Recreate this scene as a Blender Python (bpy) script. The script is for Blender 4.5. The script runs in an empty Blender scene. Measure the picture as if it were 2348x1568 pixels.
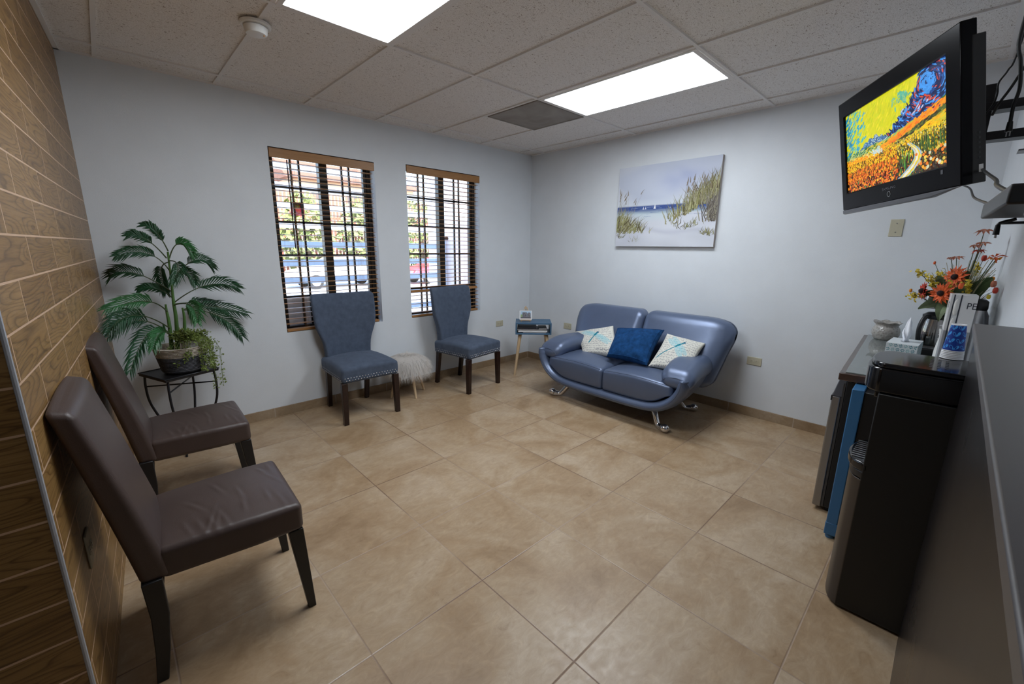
import bpy, bmesh, math, random
from mathutils import Vector, Matrix
R = math.radians
C = bpy.context.scene.collection
S = bpy.context.scene

# ------------------------------------------------------------------ camera
def make_camera():
    yaw, pit, rol = .7633, .2204, .0114
    f = Vector((math.sin(yaw)*math.cos(pit), math.cos(yaw)*math.cos(pit), -math.sin(pit)))
    r = Vector((math.cos(yaw), -math.sin(yaw), 0)); u = r.cross(f)
    c, s = math.cos(rol), math.sin(rol)
    r, u = c*r+s*u, -s*r+c*u
    cd = bpy.data.cameras.new('camera'); co = bpy.data.objects.new('camera', cd); C.objects.link(co)
    M = Matrix((r, u, -f)).transposed().to_4x4(); M.translation = (-4.0092, -3.8729, 1.4517)
    co.matrix_world = M
    cd.sensor_width = 36; cd.sensor_fit = 'HORIZONTAL'; cd.lens = 963.48/2348*36; cd.clip_start = .01; cd.clip_end = 300
    S.camera = co
make_camera()
# ------------------------------------------------------------------ sky, sun, exposure
W = bpy.data.worlds.new('world'); S.world = W; W.use_nodes = True
nt = W.node_tree; bg = nt.nodes['Background']
sky = nt.nodes.new('ShaderNodeTexSky'); sky.sky_type = 'NISHITA'; sky.sun_disc = False
sky.sun_elevation = R(48); sky.sun_rotation = R(180); sky.air_density = 1.2
nt.links.new(sky.outputs[0], bg.inputs[0]); bg.inputs[1].default_value = .75
sl = bpy.data.lights.new('sun', 'SUN'); sl.energy = 11.0; sl.angle = R(.6); sl.color = (1, .95, .88)
so = bpy.data.objects.new('sun', sl); C.objects.link(so)
so.rotation_euler = (R(42), 0, R(-18)); so.location = (0, -8, 12)     # shines over the roof into the street
S.view_settings.view_transform = 'Standard'; S.view_settings.look = 'None'
S.view_settings.gamma = 1; S.view_settings.exposure = 0.66; S.view_settings.use_curve_mapping = False
S.cycles.use_denoising = True; S.cycles.max_bounces = 10; S.cycles.transparent_max_bounces = 24
S.cycles.sample_clamp_indirect = 8
PANEL = 11.0

# ------------------------------------------------------------------ tags
def tag(o, label, cat, group=None, kind=None):
    o['label'] = label
    if cat: o['category'] = cat
    if group: o['group'] = group
    if kind: o['kind'] = kind
    return o
def thing(name, label, cat, loc=(0, 0, 0), rotz=0, group=None):
    o = bpy.data.objects.new(name, None); C.objects.link(o)
    o.empty_display_size = .1; o.location = loc; o.rotation_euler = (0, 0, rotz)
    return tag(o, label, cat, group)
def dup(root, loc, rotz, label, group=None):
    r = root.copy(); C.objects.link(r); r.location = loc; r.rotation_euler = (0, 0, rotz); r['label'] = label
    if group: r['group'] = group
    for ch in list(root.children):
        c = ch.copy(); C.objects.link(c); c.parent = r
        for g in ch.children:
            d = g.copy(); C.objects.link(d); d.parent = c
    return r

# ------------------------------------------------------------------ materials
MATS = {}
def base(name):
    m = bpy.data.materials.new(name); m.use_nodes = True; MATS[name] = m
    return m, m.node_tree, m.node_tree.nodes['Principled BSDF']
def N(t, typ, **kw):
    n = t.nodes.new(typ)
    for k, v in kw.items():
        if k.startswith('i_'):
            key = k[2:]; key = int(key) if key.isdigit() else key.replace('_', ' ')
            n.inputs[key].default_value = v
        else: setattr(n, k, v)
    return n
def L(t, a, b): t.links.new(a, b)
def ramp(t, src, stops, interp='LINEAR'):
    n = t.nodes.new('ShaderNodeValToRGB'); cr = n.color_ramp; cr.interpolation = interp
    while len(cr.elements) < len(stops): cr.elements.new(.5)
    for e, (p, c) in zip(cr.elements, stops):
        e.position = p; e.color = (c[0], c[1], c[2], 1) if len(c) == 3 else c
    t.links.new(src, n.inputs[0]); return n
def mix(t, fac, a, b, mode='MIX'):
    n = t.nodes.new('ShaderNodeMix'); n.data_type = 'RGBA'; n.blend_type = mode
    for s, v in ((0, fac), (6, a), (7, b)):
        if hasattr(v, 'links'): t.links.new(v, n.inputs[s])
        elif isinstance(v, (int, float)): n.inputs[s].default_value = v
        else: n.inputs[s].default_value = (*v, 1)
    return n.outputs[2]
def math_(t, op, a, b=None, c=None):
    n = t.nodes.new('ShaderNodeMath'); n.operation = op
    for i, v in enumerate((a, b, c)):
        if v is None: continue
        if hasattr(v, 'links'): t.links.new(v, n.inputs[i])
        else: n.inputs[i].default_value = v
    return n.outputs[0]
def plain(name, col, rough=.5, metal=0, spec=.5, var=0, vscale=8, bump=0, bscale=200, coat=0, sheen=0):
    m, t, b = base(name)
    b.inputs['Base Color'].default_value = (*col, 1); b.inputs['Roughness'].default_value = rough
    b.inputs['Metallic'].default_value = metal; b.inputs['Specular IOR Level'].default_value = spec
    b.inputs['Coat Weight'].default_value = coat; b.inputs['Coat Roughness'].default_value = .1
    if sheen:
        b.inputs['Sheen Weight'].default_value = sheen; b.inputs['Sheen Roughness'].default_value = .4
        b.inputs['Sheen Tint'].default_value = (*[min(1, c*3+.1) for c in col], 1)
    tc = N(t, 'ShaderNodeTexCoord')
    if var:
        n = N(t, 'ShaderNodeTexNoise', i_Scale=vscale, i_Detail=5.0, i_Roughness=.6); L(t, tc.outputs['Object'], n.inputs['Vector'])
        lo = tuple(c*(1-var) for c in col); hi = tuple(min(1, c*(1+var)) for c in col)
        r = ramp(t, n.outputs[0], ((.3, lo), (.7, hi))); L(t, r.outputs[0], b.inputs['Base Color'])
    if bump:
        n = N(t, 'ShaderNodeTexNoise', i_Scale=bscale, i_Detail=3.0); L(t, tc.outputs['Object'], n.inputs['Vector'])
        bp = N(t, 'ShaderNodeBump', i_Strength=bump, i_Distance=.004); L(t, n.outputs[0], bp.inputs['Height']); L(t, bp.outputs[0], b.inputs['Normal'])
    return m
def emit(name, col, s):
    m, t, b = base(name); b.inputs['Base Color'].default_value = (0, 0, 0, 1)
    b.inputs['Emission Color'].default_value = (*col, 1); b.inputs['Emission Strength'].default_value = s
    return m
def paint(name, rough=.6, glow=0, spec=.3):
    m, t, b = base(name); a = N(t, 'ShaderNodeVertexColor', layer_name='Col')
    b.inputs['Roughness'].default_value = rough; b.inputs['Specular IOR Level'].default_value = spec
    if glow:
        b.inputs['Base Color'].default_value = (0, 0, 0, 1); L(t, a.outputs[0], b.inputs['Emission Color']); b.inputs['Emission Strength'].default_value = glow
    else: L(t, a.outputs[0], b.inputs['Base Color'])
    return m

def wood_grain(name, c1, c2, rough=.45, sc=(1, 12, 12), coat=0):
    m, t, b = base(name); tc = N(t, 'ShaderNodeTexCoord'); mp = N(t, 'ShaderNodeMapping'); mp.inputs['Scale'].default_value = sc
    L(t, tc.outputs['Object'], mp.inputs[0]); n = N(t, 'ShaderNodeTexNoise', i_Scale=3.0, i_Detail=6.0, i_Roughness=.65, i_Distortion=.6)
    L(t, mp.outputs[0], n.inputs['Vector']); r = ramp(t, n.outputs[0], ((.3, c1), (.7, c2))); L(t, r.outputs[0], b.inputs['Base Color'])
    b.inputs['Roughness'].default_value = rough; b.inputs['Coat Weight'].default_value = coat
    return m

# wall paint
def wall_paint(name, col):
    m = plain(name, col, rough=.5, spec=.35, var=.03, vscale=3, bump=.25, bscale=260); return m
wall_paint('wall_paint', (.70, .735, .775))
plain('dark_void', (.03, .03, .03), .9)

def ceiling_mat():
    m, t, b = base('ceiling_tile'); tc = N(t, 'ShaderNodeTexCoord')
    mp = N(t, 'ShaderNodeMapping'); mp.inputs['Scale'].default_value = (1, 1.9, 1); L(t, tc.outputs['Object'], mp.inputs[0])
    n1 = N(t, 'ShaderNodeTexNoise', i_Scale=76.0, i_Detail=1.0, i_Roughness=.5, i_Distortion=1.3); L(t, mp.outputs[0], n1.inputs['Vector'])
    n2 = N(t, 'ShaderNodeTexNoise', i_Scale=240.0, i_Detail=2.0); L(t, tc.outputs['Object'], n2.inputs['Vector'])
    f1 = ramp(t, n1.outputs[0], ((.305, (.46, .40, .37)), (.355, (1, 1, 1))))
    f2 = ramp(t, n2.outputs[0], ((.36, (.78, .76, .74)), (.5, (1, 1, 1))))
    mm = mix(t, 1.0, f1.outputs[0], f2.outputs[0], 'MULTIPLY')
    c = mix(t, 1.0, mm, (.86, .835, .815), 'MULTIPLY'); L(t, c, b.inputs['Base Color'])
    b.inputs['Roughness'].default_value = .95; b.inputs['Specular IOR Level'].default_value = .1
    bp = N(t, 'ShaderNodeBump', i_Strength=.5, i_Distance=.004); L(t, f1.outputs[0], bp.inputs['Height']); L(t, bp.outputs[0], b.inputs['Normal'])
ceiling_mat()
plain('tee_white', (.78, .76, .745), .6)

TS, FX, FY = .5187, -2.9903, -2.6325
def stone(t, vec, tone=1.0):
    n1 = N(t, 'ShaderNodeTexNoise', i_Scale=2.3, i_Detail=8.0, i_Roughness=.62, i_Distortion=.7); L(t, vec, n1.inputs['Vector'])
    mp = N(t, 'ShaderNodeMapping'); mp.inputs['Rotation'].default_value = (0, 0, R(35)); mp.inputs['Scale'].default_value = (3.2, 6.5, 6); L(t, vec, mp.inputs[0])
    n2 = N(t, 'ShaderNodeTexNoise', i_Scale=3.4, i_Detail=10.0, i_Roughness=.76, i_Distortion=1.5); L(t, mp.outputs[0], n2.inputs['Vector'])
    k = tone
    r1 = ramp(t, n1.outputs[0], ((.30, (.295*k, .192*k, .104*k)), (.44, (.38*k, .262*k, .155*k)), (.55, (.425*k, .312*k, .20*k)), (.70, (.50*k, .39*k, .278*k))))
    r2 = ramp(t, n2.outputs[0], ((.26, (.62, .55, .48)), (.40, (.90, .87, .84)), (.54, (1.0, 1.0, 1.0)), (.66, (1.14, 1.15, 1.15)), (.78, (1.30, 1.32, 1.33))))
    return mix(t, .85, r1.outputs[0], r2.outputs[0], 'MULTIPLY')
def floor_mat():
    m, t, b = base('floor_tile'); tc = N(t, 'ShaderNodeTexCoord'); sep = N(t, 'ShaderNodeSeparateXYZ'); L(t, tc.outputs['Object'], sep.inputs[0])
    def cell(src, o):
        a = math_(t, 'DIVIDE', math_(t, 'SUBTRACT', src, o), TS); fl = math_(t, 'FLOOR', a); fr = math_(t, 'SUBTRACT', a, fl)
        d = math_(t, 'MINIMUM', fr, math_(t, 'SUBTRACT', 1.0, fr)); return fl, d
    ix, dx = cell(sep.outputs[0], FX); iy, dy = cell(sep.outputs[1], FY)
    d = math_(t, 'MINIMUM', dx, dy)
    comb = N(t, 'ShaderNodeCombineXYZ'); L(t, math_(t, 'MULTIPLY', ix, 7.31), comb.inputs[0]); L(t, math_(t, 'MULTIPLY', iy, 3.77), comb.inputs[1])
    add = N(t, 'ShaderNodeVectorMath', operation='ADD'); L(t, tc.outputs['Object'], add.inputs[0]); L(t, comb.outputs[0], add.inputs[1])
    st = stone(t, add.outputs[0])
    gm = ramp(t, d, ((.0030, (1, 1, 1)), (.0055, (0, 0, 0))))
    n = N(t, 'ShaderNodeTexNoise', i_Scale=1.1, i_Detail=1.0); L(t, tc.outputs['Object'], n.inputs['Vector'])
    gc = ramp(t, n.outputs[0], ((.42, (.17, .095, .06)), (.62, (.40, .30, .22))))
    c = mix(t, gm.outputs[0], st, gc.outputs[0]); L(t, c, b.inputs['Base Color'])
    n3 = N(t, 'ShaderNodeTexNoise', i_Scale=30.0, i_Detail=3.0); L(t, tc.outputs['Object'], n3.inputs['Vector'])
    rr = ramp(t, n3.outputs[0], ((.3, (.30,)*3), (.7, (.42,)*3))); L(t, rr.outputs[0], b.inputs['Roughness'])
    b.inputs['Specular IOR Level'].default_value = .5
    bp = N(t, 'ShaderNodeBump', i_Strength=.5, i_Distance=.002); bp.invert = True; L(t, gm.outputs[0], bp.inputs['Height']); L(t, bp.outputs[0], b.inputs['Normal'])
floor_mat()
def skirt_mat():
    m, t, b = base('skirting_tile'); tc = N(t, 'ShaderNodeTexCoord'); st = stone(t, tc.outputs['Object'], .78)
    uv = N(t, 'ShaderNodeUVMap'); sep = N(t, 'ShaderNodeSeparateXYZ'); L(t, uv.outputs[0], sep.inputs[0])
    a = math_(t, 'FRACT', math_(t, 'DIVIDE', sep.outputs[0], TS)); d = math_(t, 'MINIMUM', a, math_(t, 'SUBTRACT', 1.0, a))
    gm = ramp(t, d, ((.004, (1, 1, 1)), (.008, (0, 0, 0)))); c = mix(t, gm.outputs[0], st, (.42, .34, .27)); L(t, c, b.inputs['Base Color'])
    b.inputs['Roughness'].default_value = .4
skirt_mat()
def wood_tile_mat():
    m, t, b = base('wood_look_tile'); uv = N(t, 'ShaderNodeUVMap')
    br = N(t, 'ShaderNodeTexBrick', offset=.5, offset_frequency=2, squash=1.0)
    br.inputs['Scale'].default_value = 1; br.inputs['Brick Width'].default_value = .43; br.inputs['Row Height'].default_value = .1177
    br.inputs['Mortar Size'].default_value = .0034; br.inputs['Mortar Smooth'].default_value = .25; br.inputs['Bias'].default_value = 0
    br.inputs['Color1'].default_value = (0, 0, 0, 1); br.inputs['Color2'].default_value = (1, 1, 1, 1); br.inputs['Mortar'].default_value = (.5, .5, .5, 1)
    L(t, uv.outputs[0], br.inputs['Vector'])
    off = N(t, 'ShaderNodeVectorMath', operation='SCALE'); L(t, br.outputs['Color'], off.inputs[0]); off.inputs['Scale'].default_value = 17.3
    add = N(t, 'ShaderNodeVectorMath', operation='ADD'); L(t, uv.outputs[0], add.inputs[0]); L(t, off.outputs[0], add.inputs[1])
    mp = N(t, 'ShaderNodeMapping'); mp.inputs['Scale'].default_value = (1.5, 9, 1); L(t, add.outputs[0], mp.inputs[0])
    n0 = N(t, 'ShaderNodeTexNoise', i_Scale=1.15, i_Detail=1.0, i_Roughness=.4); L(t, mp.outputs[0], n0.inputs['Vector'])
    bands = math_(t, 'FRACT', math_(t, 'MULTIPLY', n0.outputs[0], 17.0))
    g1 = ramp(t, bands, ((0, (.50, .46, .42)), (.14, (.80, .78, .75)), (.5, (1, 1, 1)), (.90, (.93, .92, .9)), (1, (.50, .46, .42))))
    mp2 = N(t, 'ShaderNodeMapping'); mp2.inputs['Scale'].default_value = (6, 150, 1); L(t, add.outputs[0], mp2.inputs[0])
    n2 = N(t, 'ShaderNodeTexNoise', i_Scale=1.0, i_Detail=3.0, i_Roughness=.7); L(t, mp2.outputs[0], n2.inputs['Vector'])
    g2 = ramp(t, n2.outputs[0], ((.32, (.60, .55, .48)), (.52, (1, 1, 1))))
    tone = ramp(t, br.outputs['Color'], ((0, (.25, .138, .044)), (.5, (.29, .165, .056)), (1, (.325, .19, .07))))
    c = mix(t, 1, tone.outputs[0], g1.outputs[0], 'MULTIPLY'); c = mix(t, .9, c, g2.outputs[0], 'MULTIPLY')
    c = mix(t, br.outputs['Fac'], c, (.60, .40, .26)); L(t, c, b.inputs['Base Color'])
    b.inputs['Roughness'].default_value = .36; b.inputs['Specular IOR Level'].default_value = .45
    bp = N(t, 'ShaderNodeBump', i_Strength=.4, i_Distance=.003); bp.invert = True; L(t, br.outputs['Fac'], bp.inputs['Height']); L(t, bp.outputs[0], b.inputs['Normal'])
wood_tile_mat()
def glass_mat(name, tint=(1, 1, 1), gl=.08):
    m, t, b = base(name); t.nodes.remove(b); out = t.nodes['Material Output']
    tr = N(t, 'ShaderNodeBsdfTransparent'); tr.inputs[0].default_value = (*tint, 1); g = N(t, 'ShaderNodeBsdfGlossy'); g.inputs['Roughness'].default_value = .02
    mx = N(t, 'ShaderNodeMixShader'); mx.inputs[0].default_value = gl
    L(t, tr.outputs[0], mx.inputs[1]); L(t, g.outputs[0], mx.inputs[2]); L(t, mx.outputs[0], out.inputs[0])
glass_mat('window_glass', (.97, .98, 1)); glass_mat('carafe_glass', (.75, .72, .7), .18)
def leather(name, col, rough, spec=.5, coat=0, bs=420, bstr=.12):
    return plain(name, col, rough, spec=spec, var=.10, vscale=5, bump=bstr, bscale=bs, coat=coat)
leather('brown_leather', (.064, .043, .038), .42, .45)
def blue_leather():
    m = plain('blue_leather', (.112, .148, .238), .34, metal=.35, spec=.6, var=.05, vscale=6, bump=.08, bscale=500)
blue_leather()
plain('blue_velvet', (.076, .098, .142), .85, spec=.15, var=.16, vscale=20, bump=.3, bscale=700, sheen=.5)
plain('navy_plush', (.008, .045, .135), .85, spec=.1, var=.40, vscale=22, bump=.4, bscale=300, sheen=.25)
plain('chrome', (.78, .78, .80), .10, metal=1)
plain('nail_chrome', (.85, .85, .86), .22, metal=1)
plain('steel', (.52, .52, .53), .28, metal=1)
wood_grain('espresso_wood', (.012, .005, .004), (.028, .011, .008), .3)
plain('black_wood', (.008, .0075, .0085), .45)
wood_grain('pale_wood', (.50, .35, .20), (.66, .49, .31), .5, (10, 10, 1.2))
plain('black_metal', (.008, .009, .014), .4)
plain('table_blue', (.055, .13, .225), .45)
plain('black_gloss', (.004, .004, .005), .12)
plain('black_plastic', (.008, .008, .009), .4)
plain('charcoal_plastic', (.03, .032, .036), .35)
plain('tv_bezel', (.004, .004, .0055), .2, spec=.1)
plain('tv_trim', (.10, .105, .12), .3)
plain('cooler_side', (.0045, .0045, .005), .45)
plain('cooler_front', (.055, .045, .038), .33, metal=.6)
plain('fridge_steel', (.30, .285, .27), .36, metal=.8)
plain('blue_paint', (.035, .145, .31), .35)
plain('ivory_plastic', (.52, .49, .37), .4)
plain('slot_dark', (.05, .045, .04), .6)
plain('white_plastic', (.78, .78, .76), .4)
wood_grain('blind_wood', (.30, .14, .045), (.40, .20, .07), .4, (1.5, 20, 20))
plain('bronze_frame', (.020, .015, .013), .45)
plain('canvas_edge', (.40, .35, .31), .7)
paint('painted_canvas', .7); paint('tv_picture', .3, .72); paint('pillow_print', .85, 0, .15); paint('sticker_print', .5); mt_ = MATS['sticker_print'].node_tree; tl_ = mt_.nodes.new('ShaderNodeBsdfTranslucent'); mx_ = mt_.nodes.new('ShaderNodeMixShader'); mx_.inputs[0].default_value = .6; mt_.links.new(mt_.nodes['Principled BSDF'].inputs['Base Color'].links[0].from_socket, tl_.inputs[0]); mt_.links.new(mt_.nodes['Principled BSDF'].outputs[0], mx_.inputs[1]); mt_.links.new(tl_.outputs[0], mx_.inputs[2]); mt_.links.new(mx_.outputs[0], mt_.nodes['Material Output'].inputs[0]); paint('small_print', .6); paint('cup_print', .5); paint('tissue_print', .6)
plain('fur_white', (.74, .70, .66), .8, spec=.2)
plain('leaf_green', (.011, .056, .022), .38, var=.45, vscale=6)
plain('leaf_bright', (.024, .115, .034), .4, var=.35, vscale=6)
plain('cane_green', (.07, .16, .035), .45)
plain('stem_brown', (.05, .075, .028), .5)
plain('vine_green', (.14, .19, .035), .5, var=.35, vscale=30)
plain('rope_cream', (.46, .41, .34), .9, var=.2, vscale=60, bump=.6, bscale=180)
plain('rope_dark', (.075, .077, .088), .9, var=.5, vscale=90, bump=.6, bscale=180)
plain('ceramic_white', (.75, .75, .73), .25)
def ceramic():
    m, t, b = base('grey_ceramic'); tc = N(t, 'ShaderNodeTexCoord')
    v = N(t, 'ShaderNodeTexVoronoi', i_Scale=70.0); L(t, tc.outputs['Object'], v.inputs['Vector'])
    r = ramp(t, v.outputs['Distance'], ((.1, (.27, .25, .23)), (.6, (.40, .38, .355)))); L(t, r.outputs[0], b.inputs['Base Color'])
    b.inputs['Roughness'].default_value = .18; bp = N(t, 'ShaderNodeBump', i_Strength=.6, i_Distance=.003); L(t, v.outputs['Distance'], bp.inputs['Height']); L(t, bp.outputs[0], b.inputs['Normal'])
ceramic()
plain('walnut', (.055, .028, .020), .3, var=.3, vscale=15, coat=.4)
plain('glass_top', (.17, .19, .185), .05, spec=.8)
def panel_mat():
    m, t, b = base('dark_laminate'); b.inputs['Base Color'].default_value = (.009, .0075, .008, 1)
    b.inputs['Roughness'].default_value = .27; b.inputs['Specular IOR Level'].default_value = .22
    tc = N(t, 'ShaderNodeTexCoord'); n = N(t, 'ShaderNodeTexNoise', i_Scale=3.0); L(t, tc.outputs['Object'], n.inputs['Vector'])
    r = ramp(t, n.outputs[0], ((.3, (.27,)*3), (.7, (.30,)*3))); L(t, r.outputs[0], b.inputs['Roughness'])
panel_mat()
plain('desk_top_grey', (.085, .078, .078), .4)
plain('flower_orange', (.62, .095, .015), .6, var=.4, vscale=40)
plain('flower_red', (.42, .03, .012), .6, var=.4, vscale=40)
plain('flower_core', (.02, .008, .008), .9, bump=.8, bscale=400)
plain('sprig_yellow', (.55, .42, .03), .7, var=.3, vscale=60)
plain('petal_amber', (.70, .26, .02), .6)
plain('petal_pink', (.40, .13, .07), .6)
plain('leaf_sage', (.16, .21, .11), .6, var=.3, vscale=20)
plain('leaf_olive', (.05, .085, .03), .5, var=.3, vscale=20)
plain('grass_tan', (.36, .31, .18), .7)
plain('paper_white', (.80, .80, .82), .7)
plain('tissue_white', (.82, .84, .90), .8)
plain('pack_white', (.72, .73, .74), .35); plain('pack_grey', (.30, .31, .33), .45)
plain('navy_print', (.005, .03, .20), .5)
plain('ink_dark', (.03, .035, .05), .6)
plain('book_dark', (.02, .022, .028), .4); plain('book_grey', (.25, .26, .29), .5)
plain('pages', (.70, .69, .68), .8)
plain('pale_interior', (.62, .61, .56), .6)
# outdoors
plain('asphalt', (.62, .60, .58), .9, var=.08); plain('walkway', (.60, .57, .53), .9, var=.08)
plain('fence_blue', (.40, .50, .62), .6)
plain('stucco_pink', (.80, .68, .66), .9, var=.04); plain('tan_wall', (.66, .50, .38), .9)
plain('picket_red', (.36, .12, .075), .8, var=.2, vscale=3)
plain('hedge', (.22, .26, .085), .9, var=.5, vscale=3); plain('bark', (.12, .08, .05), .9)
plain('car_white', (.72, .68, .68), .25, coat=.5); plain('car_red', (.62, .04, .06), .25, coat=.5)
plain('tyre', (.02, .02, .02), .8); plain('hubcap', (.55, .55, .57), .3, metal=.9); plain('car_glass', (.04, .05, .06), .08)
plain('house_tan', (.55, .40, .28), .9); plain('roof_brown', (.18, .08, .05), .9)

# ------------------------------------------------------------------ mesh helpers
class MB:
    def __init__(s): s.v = []; s.f = []; s.m = []; s.uv = {}; s.col = {}
    def add(s, vs, fs, mi=0, col=None, uvs=None):
        o = len(s.v); s.v += [tuple(p) for p in vs]
        for k, f in enumerate(fs):
            s.f.append(tuple(o+i for i in f)); s.m.append(mi)
            if col is not None: s.col[len(s.f)-1] = col
            if uvs is not None: s.uv[len(s.f)-1] = uvs[k]
        return s
    def box(s, a, b, mi=0, col=None):
        x0, y0, z0 = a; x1, y1, z1 = b
        x0, x1 = min(x0, x1), max(x0, x1); y0, y1 = min(y0, y1), max(y0, y1); z0, z1 = min(z0, z1), max(z0, z1)
        vs = [(x0,y0,z0),(x1,y0,z0),(x1,y1,z0),(x0,y1,z0),(x0,y0,z1),(x1,y0,z1),(x1,y1,z1),(x0,y1,z1)]
        return s.add(vs, [(3,2,1,0),(4,5,6,7),(0,1,5,4),(1,2,6,5),(2,3,7,6),(3,0,4,7)], mi, col)
    def prism(s, bot, top, mi=0):
        n = len(bot); fs = [tuple(reversed(range(n))), tuple(range(n, 2*n))] + [(i, (i+1) % n, n+(i+1) % n, n+i) for i in range(n)]
        return s.add(list(bot)+list(top), fs, mi)
    def loft(s, rings, mi=0, caps=True, closed=False):
        n = len(rings[0]); vs = [p for r in rings for p in r]; fs = []; m = len(rings)
        for a in range(m if closed else m-1):
            b = (a+1) % m
            for i in range(n): fs.append((a*n+i, a*n+(i+1) % n, b*n+(i+1) % n, b*n+i))
        if caps and not closed: fs += [tuple(reversed(range(n))), tuple(range((m-1)*n, m*n))]
        return s.add(vs, fs, mi)
    def tube(s, pts, rad, seg=10, mi=0, flat=1.0):
        pts = [Vector(p) for p in pts]; n = len(pts)
        rad = rad if isinstance(rad, (list, tuple)) else [rad]*n
        rings = []; prev = None
        for i, p in enumerate(pts):
            d = (pts[min(i+1, n-1)]-pts[max(i-1, 0)]).normalized()
            if prev is None:
                a = Vector((0, 0, 1)) if abs(d.z) < .9 else Vector((1, 0, 0)); u = d.cross(a).normalized()
            else: u = (prev-d*prev.dot(d)).normalized()
            prev = u; w = d.cross(u)
            rings.append([p+rad[i]*(math.cos(k*2*math.pi/seg)*u+flat*math.sin(k*2*math.pi/seg)*w) for k in range(seg)])
        return s.loft(rings, mi)
    def lathe(s, prof, seg=32, c=(0, 0, 0), mi=0, wob=None, caps=True):
        rings = []
        for j, (r, z) in enumerate(prof):
            ring = []
            for k in range(seg):
                a = k*2*math.pi/seg; dr, dz = wob(a, j) if wob else (0, 0)
                ring.append((c[0]+(r+dr)*math.cos(a), c[1]+(r+dr)*math.sin(a), c[2]+z+dz))
            rings.append(ring)
        return s.loft(rings, mi, caps)
    def cyl(s, p, q, r, seg=20, mi=0, r2=None): return s.tube([p, q], [r, r2 if r2 is not None else r], seg, mi)
    def ball(s, c, r, seg=14, mi=0, sc=(1, 1, 1)):
        rings = []
        for j in range(1, seg//2):
            t = math.pi*j/(seg//2)
            rings.append([(c[0]+sc[0]*r*math.sin(t)*math.cos(2*math.pi*k/seg), c[1]+sc[1]*r*math.sin(t)*math.sin(2*math.pi*k/seg), c[2]-sc[2]*r*math.cos(t)) for k in range(seg)])
        return s.loft(rings, mi)
    def rbox(s, half, r, c=(0, 0, 0), mi=0, m=8, k=4, fn=None):
        """rounded box with dense faces; fn(x,y,z in local, unit coords) deforms it"""
        def axis(a):
            a = max(a, r+1e-5); e = [a-r+r*math.tan(math.pi/4*j/k) for j in range(1, k+1)]
            inn = [-(a-r)+2*(a-r)*j/m for j in range(m+1)]
            return [-x for x in reversed(e)]+inn+e
        A = [axis(h) for h in half]; n = len(A[0]); idx = {}; vs = []; fs = []
        def vid(i, j, l):
            key = (i, j, l)
            if key in idx: return idx[key]
            p = [A[0][i], A[1][j], A[2][l]]
            q = [max(-(max(h, r+1e-5)-r), min(max(h, r+1e-5)-r, x)) for x, h in zip(p, half)]
            d = Vector(p)-Vector(q)
            if d.length > 1e-9: p = Vector(q)+d.normalized()*r
            P = tuple(p)
            if fn: P = fn(*P)
            vs.append((P[0]+c[0], P[1]+c[1], P[2]+c[2])); idx[key] = len(vs)-1; return idx[key]
        for i in range(n-1):
            for j in range(n-1):
                for l, flip in ((0, True), (n-1, False)):
                    for perm in range(3):
                        def g(a, b):
                            if perm == 0: return vid(a, b, l)
                            if perm == 1: return vid(l, a, b)
                            return vid(b, l, a)
                        q = (g(i, j), g(i+1, j), g(i+1, j+1), g(i, j+1))
                        fs.append(tuple(reversed(q)) if flip else q)
        return s.add(vs, fs, mi)
    def move(s, M):
        s.v = [tuple(M @ Vector(p)) for p in s.v]; return s
    def build(s, name, mats, parent=None, smooth=0, bevel=0, bseg=2, label=None, kind=None, sub=0):
        me = bpy.data.meshes.new(name); me.from_pydata(s.v, [], s.f); me.update()
        mats = mats if isinstance(mats, (list, tuple)) else [mats]
        for m in mats: me.materials.append(MATS[m] if isinstance(m, str) else m)
        me.polygons.foreach_set('material_index', s.m)
        if s.uv:
            ul = me.uv_layers.new(name='UVMap')
            for fi, uvs in s.uv.items():
                for li, uv in zip(me.polygons[fi].loop_indices, uvs): ul.data[li].uv = uv
        if s.col:
            ca = me.color_attributes.new('Col', 'FLOAT_COLOR', 'CORNER')
            for p in me.polygons:
                c = s.col.get(p.index, (1, 1, 1))
                if len(c) and hasattr(c[0], '__len__'):
                    for li, cc in zip(p.loop_indices, c): ca.data[li].color = (*cc, 1)
                else:
                    for li in p.loop_indices: ca.data[li].color = (*c, 1)
        if smooth:
            me.polygons.foreach_set('use_smooth', [True]*len(me.polygons))
            if smooth < 180: me.set_sharp_from_angle(angle=R(smooth))
        me.validate()
        o = bpy.data.objects.new(name, me); C.objects.link(o)
        if parent: o.parent = parent
        if bevel:
            b = o.modifiers.new('bevel', 'BEVEL'); b.width = bevel; b.segments = bseg; b.limit_method = 'ANGLE'; b.angle_limit = R(35); b.harden_normals = False
            if not smooth:
                me.polygons.foreach_set('use_smooth', [True]*len(me.polygons)); me.set_sharp_from_angle(angle=R(40))
        if sub:
            b = o.modifiers.new('sub', 'SUBSURF'); b.levels = sub; b.render_levels = sub
        if label: o['label'] = label
        if kind: o['kind'] = kind
        return o
def bxz(name, a, b, m, parent=None, bevel=0, **kw): return MB().box(a, b).build(name, m, parent, bevel=bevel, **kw)
def struct(o, label=None):
    o['kind'] = 'structure'
    if label: o['label'] = label
    return o
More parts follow.
